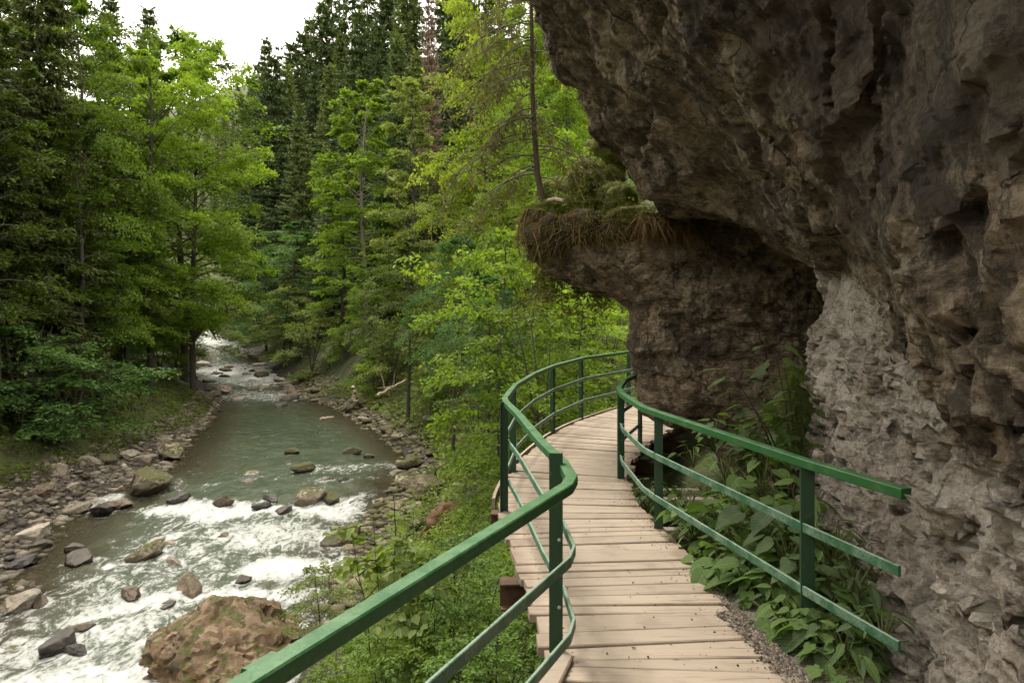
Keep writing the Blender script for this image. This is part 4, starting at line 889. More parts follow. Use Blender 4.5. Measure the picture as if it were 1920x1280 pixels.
def broadleaf(seed, H=16., cb=.22, Rc=4.5, nl=34, nsub=12, nleaf=26, ls=.2, rise=.5, shape='diamond', prof=None, trunk_r=.012, lean=.02, stems=1, spread=.25):
    r = np.random.default_rng(seed); W = Acc(); P0, D, L = [], [], []
    prof = prof or (lambda t: math.sin(math.pi * min(1., .12 + .92 * t)) ** .65)
    for st_ in range(stems):
        az0 = st_ * 2.4 + r.uniform(0, 6); le = lean * r.normal(size=2) * H + (np.array([math.cos(az0), math.sin(az0)]) * spread * H * (stems > 1))
        tt = np.linspace(0, 1, 11); tp = np.stack([le[0] * tt ** 1.4 + .02 * H * np.sin(tt * 5 + seed) * tt, le[1] * tt ** 1.4 + .02 * H * np.cos(tt * 4 + seed) * tt, tt * H * (.96 if st_ == 0 else r.uniform(.7, .9))], 1)
        tube(W, tp, H * trunk_r * (1 - .9 * tt) ** .8 + .006, 7)
        for i in range(nl // stems):
            t_ = cb + (1 - cb) * ((i + r.random()) / (nl / stems)) ** .95; az = i * 2.4 + r.normal() * .4; rm = Rc * prof((t_ - cb) / (1 - cb)) * r.uniform(.62, 1.18) + .25
            b0 = np.array([np.interp(t_, tt, tp[:, k]) for k in range(3)]); el = rise * (.25 + 1.3 * (t_ - cb) / (1 - cb)) + r.normal() * .12
            hd = np.array([math.cos(az), math.sin(az), 0]); u = np.linspace(0, 1, 6)
            lp = b0 + hd * (rm * u)[:, None] + np.array([0, 0, 1.]) * (rm * (math.tan(min(el, 1.1)) * u - .42 * u ** 2.2))[:, None] + r.normal(size=(6, 3)) * .03 * rm * u[:, None]
            tube(W, lp, H * trunk_r * .36 * (1 - t_ * .75) * (1 - .88 * u) + .004, 4, False)
            for j in range(nsub):
                s_ = .22 + .78 * r.random() ** .75; q = np.array([np.interp(s_, u, lp[:, k]) for k in range(3)]); sg = 1 if j % 2 else -1; an = az + sg * r.uniform(.35, 1.35) * (1.1 - .5 * s_)
                d_ = np.array([math.cos(an), math.sin(an), r.normal() * .16 + .10 * rise]); P0.append(q); D.append(d_); L.append((.30 * rm * (1.25 - .6 * s_) + .35) * r.uniform(.6, 1.2))
    A = Acc(); sprays(A, np.array(P0), np.array(D), np.array(L), nleaf, ls, r, shape=shape)
    return W.mesh('trunk', True), A.mesh('crown')
def spruce(seed, H=22., Rc=3.0, whorls=46, per=6, twigs=11, cb=.06, droop=.5, size=.42, bare=0.):
    r = np.random.default_rng(seed); W = Acc(); tt = np.linspace(0, 1, 9)
    tube(W, np.stack([.01 * H * np.sin(tt * 4 + seed), .01 * H * np.cos(tt * 3 + seed), tt * H], 1), H * .0115 * (1 - .95 * tt) + .008, 7)
    A = Acc(); B, D, Nn, L = [], [], [], []
    for i in range(whorls):
        t_ = cb + (1 - cb) * (i + r.random() * .6) / whorls; rm = Rc * ((1 - t_) ** .82) * r.uniform(.72, 1.12) + .15
        for j in range(per):
            az = r.uniform(0, 6.283); ln = rm * r.uniform(.65, 1.12); hd = np.array([math.cos(az), math.sin(az), 0]); u = np.linspace(0, 1, 5)
            lp = np.array([0, 0, t_ * H]) + hd * (ln * u)[:, None] + np.array([0, 0, 1.]) * (ln * (.22 * (t_ - .35) * u - droop * u ** 1.3 * (1 - t_ * .6) + .30 * u ** 3))[:, None]
            if bare or j % 2 == 0: tube(W, lp, .02 * (1 - .8 * u) * (.5 + ln / 3), 3, False)
            if r.random() < bare: continue
            for k in range(twigs):
                s_ = .14 + .86 * (k + r.random()) / twigs; q = np.array([np.interp(s_, u, lp[:, c]) for c in range(3)]); sg = 1 if k % 2 else -1
                an = az + sg * r.uniform(.5, 1.1); B.append(q); D.append([math.cos(an), math.sin(an), -.35 + r.normal() * .22]); L.append(size * (1.25 - .65 * s_) * r.uniform(.7, 1.3) * (.55 + .45 * ln / max(rm, .1)) * (.55 + .6 * (1 - t_)))
                Nn.append([r.normal() * .5, r.normal() * .5, 1])
            B.append(lp[3]); D.append(lp[4] - lp[2]); L.append(size * .9); Nn.append([0, 0, 1])
    B, D, Nn, L = map(np.array, (B, D, Nn, L)); leaf_quads(A, B, D, Nn, L * 1.35, L * .42, 'diamond', -.25)
    B2 = B + norm(D) * (L * .4)[:, None]; D2 = D + np.array([0, 0, -.8]); leaf_quads(A, B2, D2, Nn + r.normal(size=Nn.shape) * .5, L * .9, L * .34, 'diamond', .2)
    return W.mesh('trunk', True), A.mesh('crown')
PR = {
    'beech':  [broadleaf(101, 16, .14, 5.4, 52, 15, 42, .17, .30), broadleaf(102, 16, .18, 5.0, 50, 15, 42, .17, .36)],
    'maple':  [broadleaf(111, 16, .20, 4.2, 52, 14, 38, .18, .62), broadleaf(112, 16, .16, 3.8, 52, 14, 38, .175, .66)],
    'ash':    [broadleaf(121, 16, .30, 3.0, 42, 12, 34, .19, .70, prof=lambda t: math.sin(math.pi * min(1, .2 + .8 * t)) ** .6 * (1.1 - .5 * t)), broadleaf(122, 16, .18, 2.7, 42, 12, 34, .18, .72, prof=lambda t: (1.05 - t) ** .7)],
    'spruce': [spruce(131, 22, 4.6, 50, 9, 15, .03, .55, .50), spruce(132, 22, 4.0, 54, 9, 14, .04, .65, .46), spruce(133, 22, 5.2, 48, 9, 16, .02, .5, .50)],
    'high':   [broadleaf(161, 16, .46, 4.6, 44, 14, 36, .18, .34), broadleaf(162, 16, .40, 4.4, 44, 14, 36, .18, .42)],
    'feather': [spruce(135, 22, 5.6, 54, 9, 22, .03, .75, .52)],
    'sparse': [spruce(134, 22, 2.3, 38, 5, 10, .10, .55, .40, .18)],
    'bush':   [broadleaf(141, 4, .05, 1.7, 34, 10, 20, .135, .55, stems=4, trunk_r=.010, spread=.22), broadleaf(142, 4, .05, 1.9, 34, 10, 20, .13, .40, stems=5, trunk_r=.009, spread=.28)],
    'near':   [broadleaf(151, 5, .10, 1.9, 26, 9, 16, .135, .45, 'round', trunk_r=.008), broadleaf(152, 5, .06, 1.8, 28, 9, 16, .125, .55, 'round', stems=3, trunk_r=.008, spread=.18)],
}
def set_mat(o, m_):
    o.material_slots[0].link = 'OBJECT'; o.material_slots[0].material = m_
BASEH = {'beech': 16, 'maple': 16, 'ash': 16, 'spruce': 22, 'feather': 22, 'high': 16, 'sparse': 22, 'bush': 4, 'near': 5}
for k_, lst in PR.items():
    for tr_, cr_ in lst: tr_.materials.append(BARK); cr_.materials.append(LEAF['mid'])
tree_n = 0
def add_tree(kind, var, x, y, H, leaf, name, label, cat='tree', group=None, wide=1., bark=BARK, z=None, rot=None):
    global tree_n
    tr_, cr_ = PR[kind][var % len(PR[kind])]; zb = zg(x, y) - .15 if z is None else z
    e = empty(name, (x, y, zb), label, cat, group); sc = H / BASEH[kind]; e.scale = (sc * wide, sc * wide, sc); e.rotation_euler = (0, 0, rng.uniform(0, 6.28) if rot is None else rot)
    a_ = link('trunk', tr_, None, e); b_ = link('crown', cr_, None, e); set_mat(a_, bark); set_mat(b_, LEAF[leaf]); tree_n += 1
    return e
def tree_px(kind, var, px, top, Y, leaf, name, label, wide=1., base=None, **k):
    """tree whose tip shows at (px, top) when it stands Y metres away"""
    x = (px - CX) / F_PX * Y; zt = CAMZ - (top - HY) / F_PX * Y; zb = zg(x, Y) - .15 if base is None else base
    return add_tree(kind, var, x, Y, zt - zb, leaf, name, label, wide=wide, z=zb, **k)
TONE = {'needle': 'dark', 'needle2': 'greyish green', 'mid': 'green', 'dark': 'dark green', 'blue': 'bluish green', 'bright': 'light green', 'yellow': 'yellow-green', 'sage': 'grey-green', 'plant': 'fresh green'}
def where(x, y):
    p_ = CX + F_PX * x / y
    return 'under the sky gap' if p_ < 560 else 'above the short ash' if p_ < 650 else 'right behind the pale-trunked ash' if p_ < 725 else 'beside the dead brown spruce' if p_ < 860 else 'behind the yellow-green tree'
def wherel(x, y):
    p_ = CX + F_PX * x / y
    return 'behind the feathery spruces' if p_ < 110 else 'behind the young light green beech' if p_ < 250 else 'behind the many-limbed maple'
def dist(y): return 'low on the slope' if y < 80 else 'halfway up' if y < 125 else 'high up'
# --- left bank
tree_px('feather', 0, 75, -190, 30, 'olive2', 'spruce_tree', 'huge spruce with feathery drooping boughs filling the left edge above the gravel bar', .72)
tree_px('feather', 0, -60, -100, 27, 'olive2', 'spruce_tree', 'feathery spruce cut off by the left frame edge', .95)
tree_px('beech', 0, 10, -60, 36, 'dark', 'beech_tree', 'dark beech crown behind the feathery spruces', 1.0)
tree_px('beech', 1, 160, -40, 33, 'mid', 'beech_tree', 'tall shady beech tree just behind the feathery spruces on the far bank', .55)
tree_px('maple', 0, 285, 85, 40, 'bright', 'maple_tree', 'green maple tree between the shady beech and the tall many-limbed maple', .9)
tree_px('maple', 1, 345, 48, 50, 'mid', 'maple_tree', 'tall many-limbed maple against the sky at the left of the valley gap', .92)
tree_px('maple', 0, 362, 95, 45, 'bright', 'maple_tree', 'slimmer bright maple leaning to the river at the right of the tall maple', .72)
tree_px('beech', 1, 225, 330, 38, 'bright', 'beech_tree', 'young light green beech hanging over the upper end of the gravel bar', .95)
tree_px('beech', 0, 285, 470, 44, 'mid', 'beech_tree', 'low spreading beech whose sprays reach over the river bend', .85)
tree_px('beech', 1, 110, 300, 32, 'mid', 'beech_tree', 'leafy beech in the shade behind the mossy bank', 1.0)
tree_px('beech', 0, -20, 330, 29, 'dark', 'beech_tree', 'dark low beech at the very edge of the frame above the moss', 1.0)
tree_px('beech', 1, 342, 440, 57, 'sage', 'willow_tree', 'grey-green willow spreading over the upstream rapids from the far bank', 1.45)
tree_px('beech', 0, 533, 520, 63, 'sage', 'willow_tree', 'grey-green willow spreading over the upstream rapids from the near bank', 1.2)
tree_px('bush', 0, 40, 585, 26.5, 'blue', 'maple_sapling', 'low maple sapling with flat leaf sprays at the left frame edge', 1.0, cat='sapling')
tree_px('bush', 1, 215, 600, 37, 'blue', 'hazel_bush', 'broad hazel bush on the mossy bank above the gravel bar', .9, cat='bush')
tree_px('bush', 0, 300, 590, 46, 'mid', 'hazel_bush', 'hazel bush drooping toward the water at the river bend', .9, cat='bush')
tree_px('bush', 1, 130, 640, 28, 'blue', 'hazel_bush', 'small shaded hazel bush among the thin trunks', 1.6, cat='bush')
tree_px('bush', 0, 330, 590, 60, 'sage', 'willow_bush', 'grey-green willow bush at the river edge below the fallen limb', 1.0, cat='bush')
tree_px('bush', 1, 300, 560, 70, 'sage', 'willow_bush', 'grey-green willow bush overhanging the white water upstream', 1.2, cat='bush')
lr = np.random.default_rng(77)
for i in range(15):                                          # thin shaded trunks of the wood behind the gravel bar
    y = lr.uniform(24, 40); x = XL(y) - bar_w(y) - lr.uniform(2.2, 11)
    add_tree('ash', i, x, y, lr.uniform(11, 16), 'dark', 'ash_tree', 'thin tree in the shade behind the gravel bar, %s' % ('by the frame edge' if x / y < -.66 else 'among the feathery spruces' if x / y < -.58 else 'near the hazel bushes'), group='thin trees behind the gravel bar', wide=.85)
for i in range(74):                                          # the wooded slope on the left
    y = lr.uniform(32, 130); x = XL(y) - lr.uniform(10, 66); con = lr.random() < .55
    if (x / y * F_PX + CX) < -260: continue
    if con: add_tree('spruce', i, x, y, lr.uniform(15, 24), 'needle', 'spruce_tree', 'dark spruce on the left slope %s, %s' % (wherel(x, y), 'near its foot' if y < 65 else 'higher up'), group='spruces on the left slope')
    else: add_tree('maple', i, x, y, lr.uniform(12, 18), ('dark', 'mid')[i % 2], 'broadleaf_tree', '%s broadleaf tree on the left slope %s, %s' % (TONE[('dark', 'mid')[i % 2]], wherel(x, y), 'near its foot' if y < 65 else 'higher up'), group='broadleaf trees on the left slope')
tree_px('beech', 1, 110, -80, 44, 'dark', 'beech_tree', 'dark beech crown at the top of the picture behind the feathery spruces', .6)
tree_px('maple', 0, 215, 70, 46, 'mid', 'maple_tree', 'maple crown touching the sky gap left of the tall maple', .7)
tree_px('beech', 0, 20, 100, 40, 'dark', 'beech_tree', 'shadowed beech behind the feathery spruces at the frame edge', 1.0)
tree_px('spruce', 1, 278, 12, 82, 'needle', 'spruce_tree', 'dark pointed spruce standing against the sky behind the tall maple', .9)
tree_px('spruce', 1, 205, -15, 70, 'needle', 'spruce_tree', 'tall thin spruce touching the top of the picture left of the sky gap', .9)
# --- right bank and hillside
tree_px('ash', 0, 686, 160, 50, 'bright', 'ash_tree', 'slender light green ash with a pale trunk in the middle of the valley', 1.0, bark=BARK_L)
tree_px('ash', 1, 770, 150, 44, 'sage', 'ash_tree', 'grey-green slender tree to the right of the pale-trunked ash', .95, bark=BARK)
tree_px('ash', 1, 640, 330, 55, 'bright', 'ash_tree', 'short yellow-green ash left of the pale-trunked one', 1.25)
tree_px('spruce', 1, 806, -50, 58, 'dead', 'dead_spruce', 'dead spruce with reddish brown needles on the hillside', .42)
tree_px('spruce', 1, 500, 72, 92, 'needle', 'spruce_tree', 'tall dark spruce at the right edge of the sky gap', .85)
tree_px('sparse', 0, 524, 82, 96, 'needle', 'spruce_tree', 'ragged dark spruce standing against the sky beside the tallest one', .9)
tree_px('spruce', 0, 560, 190, 76, 'needle2', 'spruce_tree', 'broad green spruce below the ragged dark ones', .8)
tree_px('spruce', 2, 590, 130, 98, 'needle', 'spruce_tree', 'conical spruce on the skyline slope above the short ash', .8)
tree_px('spruce', 1, 640, 60, 104, 'needle2', 'spruce_tree', 'grey-green conical spruce in the middle of the steep wooded slope', .9)
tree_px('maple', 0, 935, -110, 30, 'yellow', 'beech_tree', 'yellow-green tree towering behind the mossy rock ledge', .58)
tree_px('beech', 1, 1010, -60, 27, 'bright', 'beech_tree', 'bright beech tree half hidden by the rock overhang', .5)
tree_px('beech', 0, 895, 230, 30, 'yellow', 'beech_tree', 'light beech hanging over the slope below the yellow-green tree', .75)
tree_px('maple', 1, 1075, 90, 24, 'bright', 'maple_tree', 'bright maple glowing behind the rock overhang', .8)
tree_px('high', 1, 765, 440, 33, 'dark', 'beech_tree', 'dark shady beech on the slope above the stony shore', .85)
tree_px('high', 0, 850, 420, 24, 'blue', 'maple_tree', 'layered blue-green maple leaning out from the slope over the shore', .7)
tree_px('near', 0, 935, 430, 16, 'mid', 'maple_tree', 'light green maple with large leaves behind the river-side railing', .72)
tree_px('high', 1, 915, 500, 19, 'blue', 'maple_tree', 'blue-green maple below the light large-leaved one', .8)
tree_px('maple', 1, 700, 470, 43, 'mid', 'beech_tree', 'round green tree at the foot of the pale-trunked ash', .9)
tree_px('beech', 0, 545, 400, 66, 'blue', 'maple_tree', 'layered dark green maple at the river bend in the valley floor', 1.2)
tree_px('beech', 1, 500, 470, 74, 'blue', 'maple_tree', 'small bluish maple nearest the upstream rapids', 1.2)
tree_px('bush', 0, 585, 570, 54, 'sage', 'willow_bush', 'pale feathery willow bush at the head of the pool', .9, cat='bush')
tree_px('bush', 1, 650, 585, 50, 'bright', 'hazel_bush', 'light green bush above the boulders at the head of the pool', .8, cat='bush')
tree_px('bush', 0, 735, 600, 40, 'sage', 'willow_bush', 'grey-green bush above the mossy boulders at the pool', .8, cat='bush')
tree_px('bush', 1, 705, 660, 41, 'bright', 'hazel_bush', 'small bright bush right above the upright pale log', 1.0, cat='bush')
tree_px('bush', 0, 815, 665, 33, 'mid', 'hazel_bush', 'green bush on the slope above the tail of the pool', .9, cat='bush')
tree_px('bush', 1, 900, 690, 21, 'sage', 'willow_bush', 'grey-green bush halfway down the slope from the railing', .7, cat='bush')
tree_px('near', 1, 1010, 560, 14.5, 'mid', 'hazel_bush', 'leafy hazel just outside the far bend of the railing', .95, cat='bush')
tree_px('near', 0, 1080, 540, 17, 'bright', 'maple_sapling', 'bright maple sapling seen under the rock ledge', 1.05, cat='sapling')
tree_px('near', 1, 1140, 565, 19, 'bright', 'hazel_bush', 'bright bush beside the dark rock pillar beyond the boardwalk', 1.1, cat='bush')
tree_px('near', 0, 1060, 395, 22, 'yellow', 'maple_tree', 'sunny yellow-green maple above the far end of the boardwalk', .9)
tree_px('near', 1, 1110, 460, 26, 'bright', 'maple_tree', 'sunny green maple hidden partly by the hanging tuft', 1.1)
tree_px('near', 0, 985, 470, 20, 'mid', 'maple_sapling', 'green maple sapling below the rooted tuft', 1.0, cat='sapling')
for i in range(190):                                         # the steep wooded hillside
    y = lr.uniform(52, 190); x = XR(y) + lr.uniform(6, 110); pxx = x / y * F_PX + CX
    if pxx > 1150 or pxx < 430: continue
    con = lr.random() < .78
    if con: add_tree('spruce', i, x, y, lr.uniform(16, 25), ('needle', 'needle2', 'needle')[i % 3], 'spruce_tree', '%s spruce on the steep hillside %s, %s' % (TONE[('needle', 'needle2', 'needle')[i % 3]], where(x, y), dist(y)), group='spruces on the steep hillside', wide=.9)
    else: add_tree('maple', i, x, y, lr.uniform(11, 16), ('mid', 'dark', 'blue')[i % 3], 'broadleaf_tree', '%s broadleaf hillside tree %s, %s' % (TONE[('mid', 'dark', 'blue')[i % 3]], where(x, y), dist(y)), group='broadleaf trees on the steep hillside')
for i in range(40):                                          # young growth on the slope between the pool and the conifers
    y = lr.uniform(24, 60); x = XR(y) + lr.uniform(8, 26); pxx = x / y * F_PX + CX
    if pxx > 1160: continue
    add_tree('beech', i, x, y, lr.uniform(6, 11), ('mid', 'bright', 'mid', 'dark')[i % 4], 'broadleaf_tree', 'young %s tree above the pool %s, %s' % (TONE[('mid', 'bright', 'mid', 'dark')[i % 4]], where(x, y), 'close to the shore' if x - XR(y) < 14 else 'back on the slope'), group='young trees on the slope above the pool')
for i in range(64):                                         # hills at the head of the valley
    y = lr.uniform(170, 340); x = -lr.uniform(.22, .50) * y
    add_tree('spruce', i, x, y, lr.uniform(18, 26), 'needle2', 'spruce_tree', 'far spruce on the ridge closing the valley', group='spruces on the far ridge')

sky_line = [(462, 200, 100), (474, 150, 104), (488, 115, 96), (512, 105, 88), (538, 120, 92), (548, 75, 104), (566, 60, 110), (580, 35, 112), (604, 5, 108), (622, -25, 112), (618, 120, 84), (655, -40, 106), (672, 20, 92), (690, -50, 112), (712, 40, 90), (730, -30, 104), (748, 60, 84), (770, -60, 100), (838, -80, 82), (765, -90, 96), (868, -60, 78), (855, -120, 96), (900, -110, 84), (930, -80, 74), (725, -70, 110), (575, 250, 78), (530, 230, 84), (482, 260, 90), (612, 270, 74), (735, 210, 74)]
for i, (px, top, Y) in enumerate(sky_line):
    tree_px('spruce', i, px, top, Y, ('needle', 'needle2', 'needle')[i % 3], 'spruce_tree', '%s spruce on the hillside %s, %s' % (TONE[('needle', 'needle2', 'needle')[i % 3]], where((px - CX) / F_PX * Y, Y), 'low on the slope' if top > 180 else 'against the skyline' if top < 40 or px < 580 else 'halfway up'), .95, group='spruces on the steep hillside')
for i in range(70):                                          # unseen wood behind and beside the camera, added to shade the near rock
    y = lr.uniform(-75, 22); x = XL(y) - bar_w(y) - lr.uniform(3, 34)
    if y > 0 and x > -1.05 * y - 3: continue
    add_tree(('beech', 'maple', 'spruce')[i % 3], i, x, y, lr.uniform(15, 22), ('dark', 'mid', 'needle')[i % 3], ('beech_tree', 'maple_tree', 'spruce_tree')[i % 3], 'unseen shade tree added to the wood on the far bank downstream of the gravel bar', group='wood on the far bank downstream')
for i in range(30):  # more unseen trees added behind the viewpoint to cut the sky light
    y = lr.uniform(-60, -6); x = XR(y) + lr.uniform(2, 26)
    if y > -9 and x > -1: continue
    add_tree(('beech', 'maple', 'spruce')[i % 3], i, x, y, lr.uniform(10, 18), ('mid', 'mid', 'needle')[i % 3], ('beech_tree', 'maple_tree', 'spruce_tree')[i % 3], 'unseen shade tree added to the wood behind the viewpoint on the near bank', group='wood on the near bank downstream')
# ------------------------------------------------------------------ ledge: moss hummock, hanging grass, little leaning spruce
def blob(name, c, rad, seed, amp=.2, sub=4, mat=None, parent=None):
    bm = bmesh.new(); bmesh.ops.create_icosphere(bm, subdivisions=sub, radius=1.0)
    V = np.array([v.co for v in bm.verts]); Fv = np.array([[v.index for v in f.verts] for f in bm.faces]); bm.free()
    V = V * (1 + amp * fbm(V * 1.4 + seed, 3, seed) + .5 * amp * ridged(V * 3.2 + seed, 3, seed + 5))[:, None] * np.array(rad)
    A = Acc(); A.add(V + np.array(c), Fv); return child(name, A, mat, parent, True, c), V + np.array(c), Fv
def blades(acc, B, D0, L, Wd, r, sag=1., n=4):
    """grass blades that bend over and hang: tapered strips"""
    M = len(B); t_ = np.linspace(0, 1, n); S_ = norm(np.cross(D0, r.normal(size=(M, 3))))
    P = B[:, None] + D0[:, None] * (L[:, None] * t_)[..., None]; P[..., 2] -= sag * L[:, None] * t_[None] ** 2
    P = P + r.normal(size=(M, 1, 3)) * (L[:, None, None] * .12) * (t_ ** 2)[None, :, None]
    wv = (Wd * (1 - .85 * t_))[None, :, None] * S_[:, None]
    V = np.stack([P - wv, P + wv], 2).reshape(M, n * 2, 3); i = (np.arange(M) * n * 2)[:, None]
    for k in range(n - 1): acc.f.append(i + np.array([[2 * k, 2 * k + 1, 2 * k + 3, 2 * k + 2]]) + acc.n)
    acc.v.append(V.reshape(-1, 3).astype(np.float32)); acc.n += M * n * 2
GRASS_DRY = leaf_mat('grass_dry', (.095, .056, .019), (.19, .118, .042), (.30, .205, .08), .2, .7)
GRASS_OLV = leaf_mat('grass_olive', (.065, .065, .013), (.135, .128, .026), (.22, .20, .05), .25, .7)
GRASS_GRN = leaf_mat('grass_green', (.075, .115, .018), (.14, .19, .030), (.22, .27, .060), .35, .6)
def soil_mat(name, a, b_, c_):
    m, nt, b, out = new_mat(name); t = NT(nt); n = t.noise(t.pos(), 9, 7, .7)
    nt.links.new(t.ramp(n, [(.3, a), (.52, b_), (.72, c_)]), b.inputs['Base Color']); b.inputs['Roughness'].default_value = .95
    nt.links.new(t.bump(n, .9, .06), b.inputs['Normal']); return m
TURF = soil_mat('turf', (.018, .012, .006), (.050, .034, .014), (.085, .070, .022)); MOSS = soil_mat('moss', (.045, .050, .008), (.11, .12, .020), (.18, .19, .036))
ROOT = bark_mat('root', (.055, .035, .02), (.16, .11, .07)); DRIFT = bark_mat('driftwood', (.22, .16, .11), (.48, .40, .32)); ROT = bark_mat('rotten_wood', (.035, .018, .010), (.17, .085, .042), 3)
r6 = np.random.default_rng(606)
tus = empty('rooted_turf', (.6, 9.4, 2.6), 'clump of moss, dry grass and roots hanging over the tip of the rock ledge', 'turf clump')
V1 = np.concatenate([blob('soil', at(px_, py_, Y_), rd_, 3 + i_, .3, 4, TURF, tus)[1] for i_, (px_, py_, Y_, rd_) in enumerate(((1030, 440, 9.25, (.32, .3, .30)), (1090, 432, 9.15, (.36, .3, .24)), (1150, 440, 9.05, (.30, .26, .20)), (1010, 412, 9.4, (.22, .3, .16))))])
V2 = np.concatenate([blob('moss_hummock', at(px_, py_, Y_), rd_, 19 + i_, .3, 4, MOSS, tus)[1] for i_, (px_, py_, Y_, rd_) in enumerate(((1080, 392, 9.5, (.44, .35, .20)), (1118, 345, 9.9, (.40, .4, .36)), (1052, 368, 9.8, (.32, .3, .24)), (1155, 380, 9.4, (.30, .3, .24)), (1130, 305, 10.1, (.34, .35, .36)), (1090, 355, 9.6, (.22, .25, .26)), (1030, 390, 9.5, (.24, .25, .12))))])
_, V3, _ = blob('moss_hummock', at(1200, 408, 9.0), (.42, .3, .14), 12, .3, 4, MOSS, tus)
def hang(Vs, n, cond, L0, L1, w, out_=.5, up=.4, sag=1.):
    q = Vs[r6.integers(0, len(Vs), n * 3)]; q = q[cond(q)][:n]; c = Vs.mean(0); d_ = norm(q - c) * out_ + np.array([0, 0, up]) + r6.normal(size=q.shape) * .6
    A = Acc(); blades(A, q, norm(d_), r6.uniform(L0, L1, len(q)), w, r6, sag); return A
for Vs, n, L0, L1, mt, up, sag in ((V1, 1900, .06, .26, GRASS_DRY, -.1, .9), (V1, 2200, .06, .22, GRASS_OLV, .2, .8), (V1, 1000, .05, .14, GRASS_GRN, .3, .6), (V2, 4200, .05, .18, GRASS_GRN, .3, .8), (V2, 1400, .10, .30, GRASS_OLV, .3, .9), (V3, 1100, .10, .26, GRASS_OLV, .4, .9)):
    A = hang(Vs, n, (lambda q: q[:, 1] < 10), L0, L1, .0045, .6, up, sag); o = child('hanging_grass', A, mt, tus); o['kind'] = 'stuff'
qm = V2[r6.integers(0, len(V2), 420)]; A = Acc(); am = r6.uniform(0, 6.28, 420); sprays(A, qm, np.stack([np.cos(am), np.sin(am), r6.uniform(-.3, .7, 420)], 1), r6.uniform(.10, .26, 420), 8, .045, r6, .4, .6); o = child('small_leaves', A, LEAF['bright'], tus); o['kind'] = 'stuff'
for i in range(16):                                           # bare roots dangling out of the soil
    a_ = at(r6.uniform(1050, 1180), r6.uniform(390, 440), 8.95); b_ = at(r6.uniform(1000, 1160), r6.uniform(450, 500), 8.85); m_ = (a_ + b_) / 2 + np.array([r6.normal() * .08, -.18, .05])
    u = np.linspace(0, 1, 8)[:, None]; A = Acc(); tube(A, (1 - u) ** 2 * a_ + 2 * u * (1 - u) * m_ + u ** 2 * b_ + r6.normal(size=(8, 3)) * .012, .009 * (1 - .7 * u[:, 0]) * r6.uniform(.6, 1.5), 5); child('root', A, ROOT, tus, True)
for px0, py0, px1, py1 in ((985, 395, 975, 480), (992, 390, 990, 470)):
    a_ = at(px0, py0, 9.1); b_ = at(px1, py1, 9.0); u = np.linspace(0, 1, 8)[:, None]; m_ = (a_ + b_) / 2 + np.array([-.12, 0, .06]); A = Acc(); tube(A, (1 - u) ** 2 * a_ + 2 * u * (1 - u) * m_ + u ** 2 * b_, .011, 5); child('root', A, ROOT, tus, True)
A = Acc(); tube(A, [at(1028, 376, 9.0), at(1042, 373, 8.9), at(1056, 377, 8.8)], [.026, .028, .024], 7); child('branch_stub', A, DRIFT, tus, True)
fr = empty('dry_grass_fringe', at(1260, 405, 8.75), 'fringe of rusty dry grass hanging from the crevice under the roof', 'grass')
A = Acc(); B0 = np.stack([r6.uniform(1195, 1330, 1500), r6.uniform(398, 418, 1500)], 1); B0 = np.array([at(a_, b_ + (a_ - 1195) * .09, 8.72 + r6.uniform(-.1, .12)) for a_, b_ in B0])
blades(A, B0, norm(np.array([0, -.25, -.4]) + r6.normal(size=B0.shape) * .28), r6.uniform(.10, .40, 1500), .004, r6, .45); o = child('hanging_grass', A, GRASS_DRY, fr); o['kind'] = 'stuff'
# the little spruce rooted on the ledge: thin crooked trunk, drooping half-bare boughs
sp = empty('ledge_spruce', at(1022, 390, 9.4), 'thin crooked spruce with half-bare drooping boughs growing from the rooted ledge tip', 'tree')
tp = np.array([at(1022, 395, 9.4), at(1008, 330, 9.4), at(1002, 250, 9.4), at(998, 170, 9.4), at(997, 60, 9.4), at(994, -60, 9.4), at(992, -170, 9.4)])
A = Acc(); tube(A, tp, np.linspace(.046, .018, 7), 8); child('trunk', A, BARK_B, sp, True, at(1022, 390, 9.4))
A = Acc(); N_ = Acc(); B, D, L = [], [], []
for i in range(46):
    t_ = r6.uniform(.12, 1.); f_ = t_ * 6; k = min(int(f_), 5); p0 = tp[k] + (tp[k + 1] - tp[k]) * (f_ - k); az = r6.uniform(2.2, 5.0) if i % 5 else r6.uniform(-.9, .9); ln = r6.uniform(.55, 1.55) * (1.15 - .4 * t_)
    hd = np.array([math.cos(az), .5 * math.sin(az), 0]); u = np.linspace(0, 1, 8); lp = p0 + hd * (ln * u)[:, None] + np.array([0, 0, 1.]) * (ln * (.15 * u - .75 * u ** 1.8))[:, None] + r6.normal(size=(8, 3)) * .018 * u[:, None]
    tube(A, lp, .012 * (1 - .75 * u), 4, False)
    for j in range(16):
        s_ = r6.uniform(.3, 1.); q = np.array([np.interp(s_, u, lp[:, c]) for c in range(3)]); d_ = np.array([r6.normal() * .5, r6.normal() * .4, -.9]); l2 = r6.uniform(.12, .42)
        tube(A, [q, q + d_ * l2 * .5 + r6.normal(size=3) * .01, q + d_ * l2], [.004, .003, .002], 3, False)
        if r6.random() < .85:
            for e_ in range(7): B.append(q + d_ * l2 * e_ / 7); D.append(d_ + r6.normal(size=3) * .7); L.append(r6.uniform(.05, .11))
child('branches', A, BARK_L, sp, True, at(1022, 390, 9.4))
leaf_quads(N_, np.array(B), np.array(D), r6.normal(size=(len(B), 3)), np.array(L), np.array(L) * .22); child('crown', N_, LEAF['olive'], sp, False, at(1022, 390, 9.4))
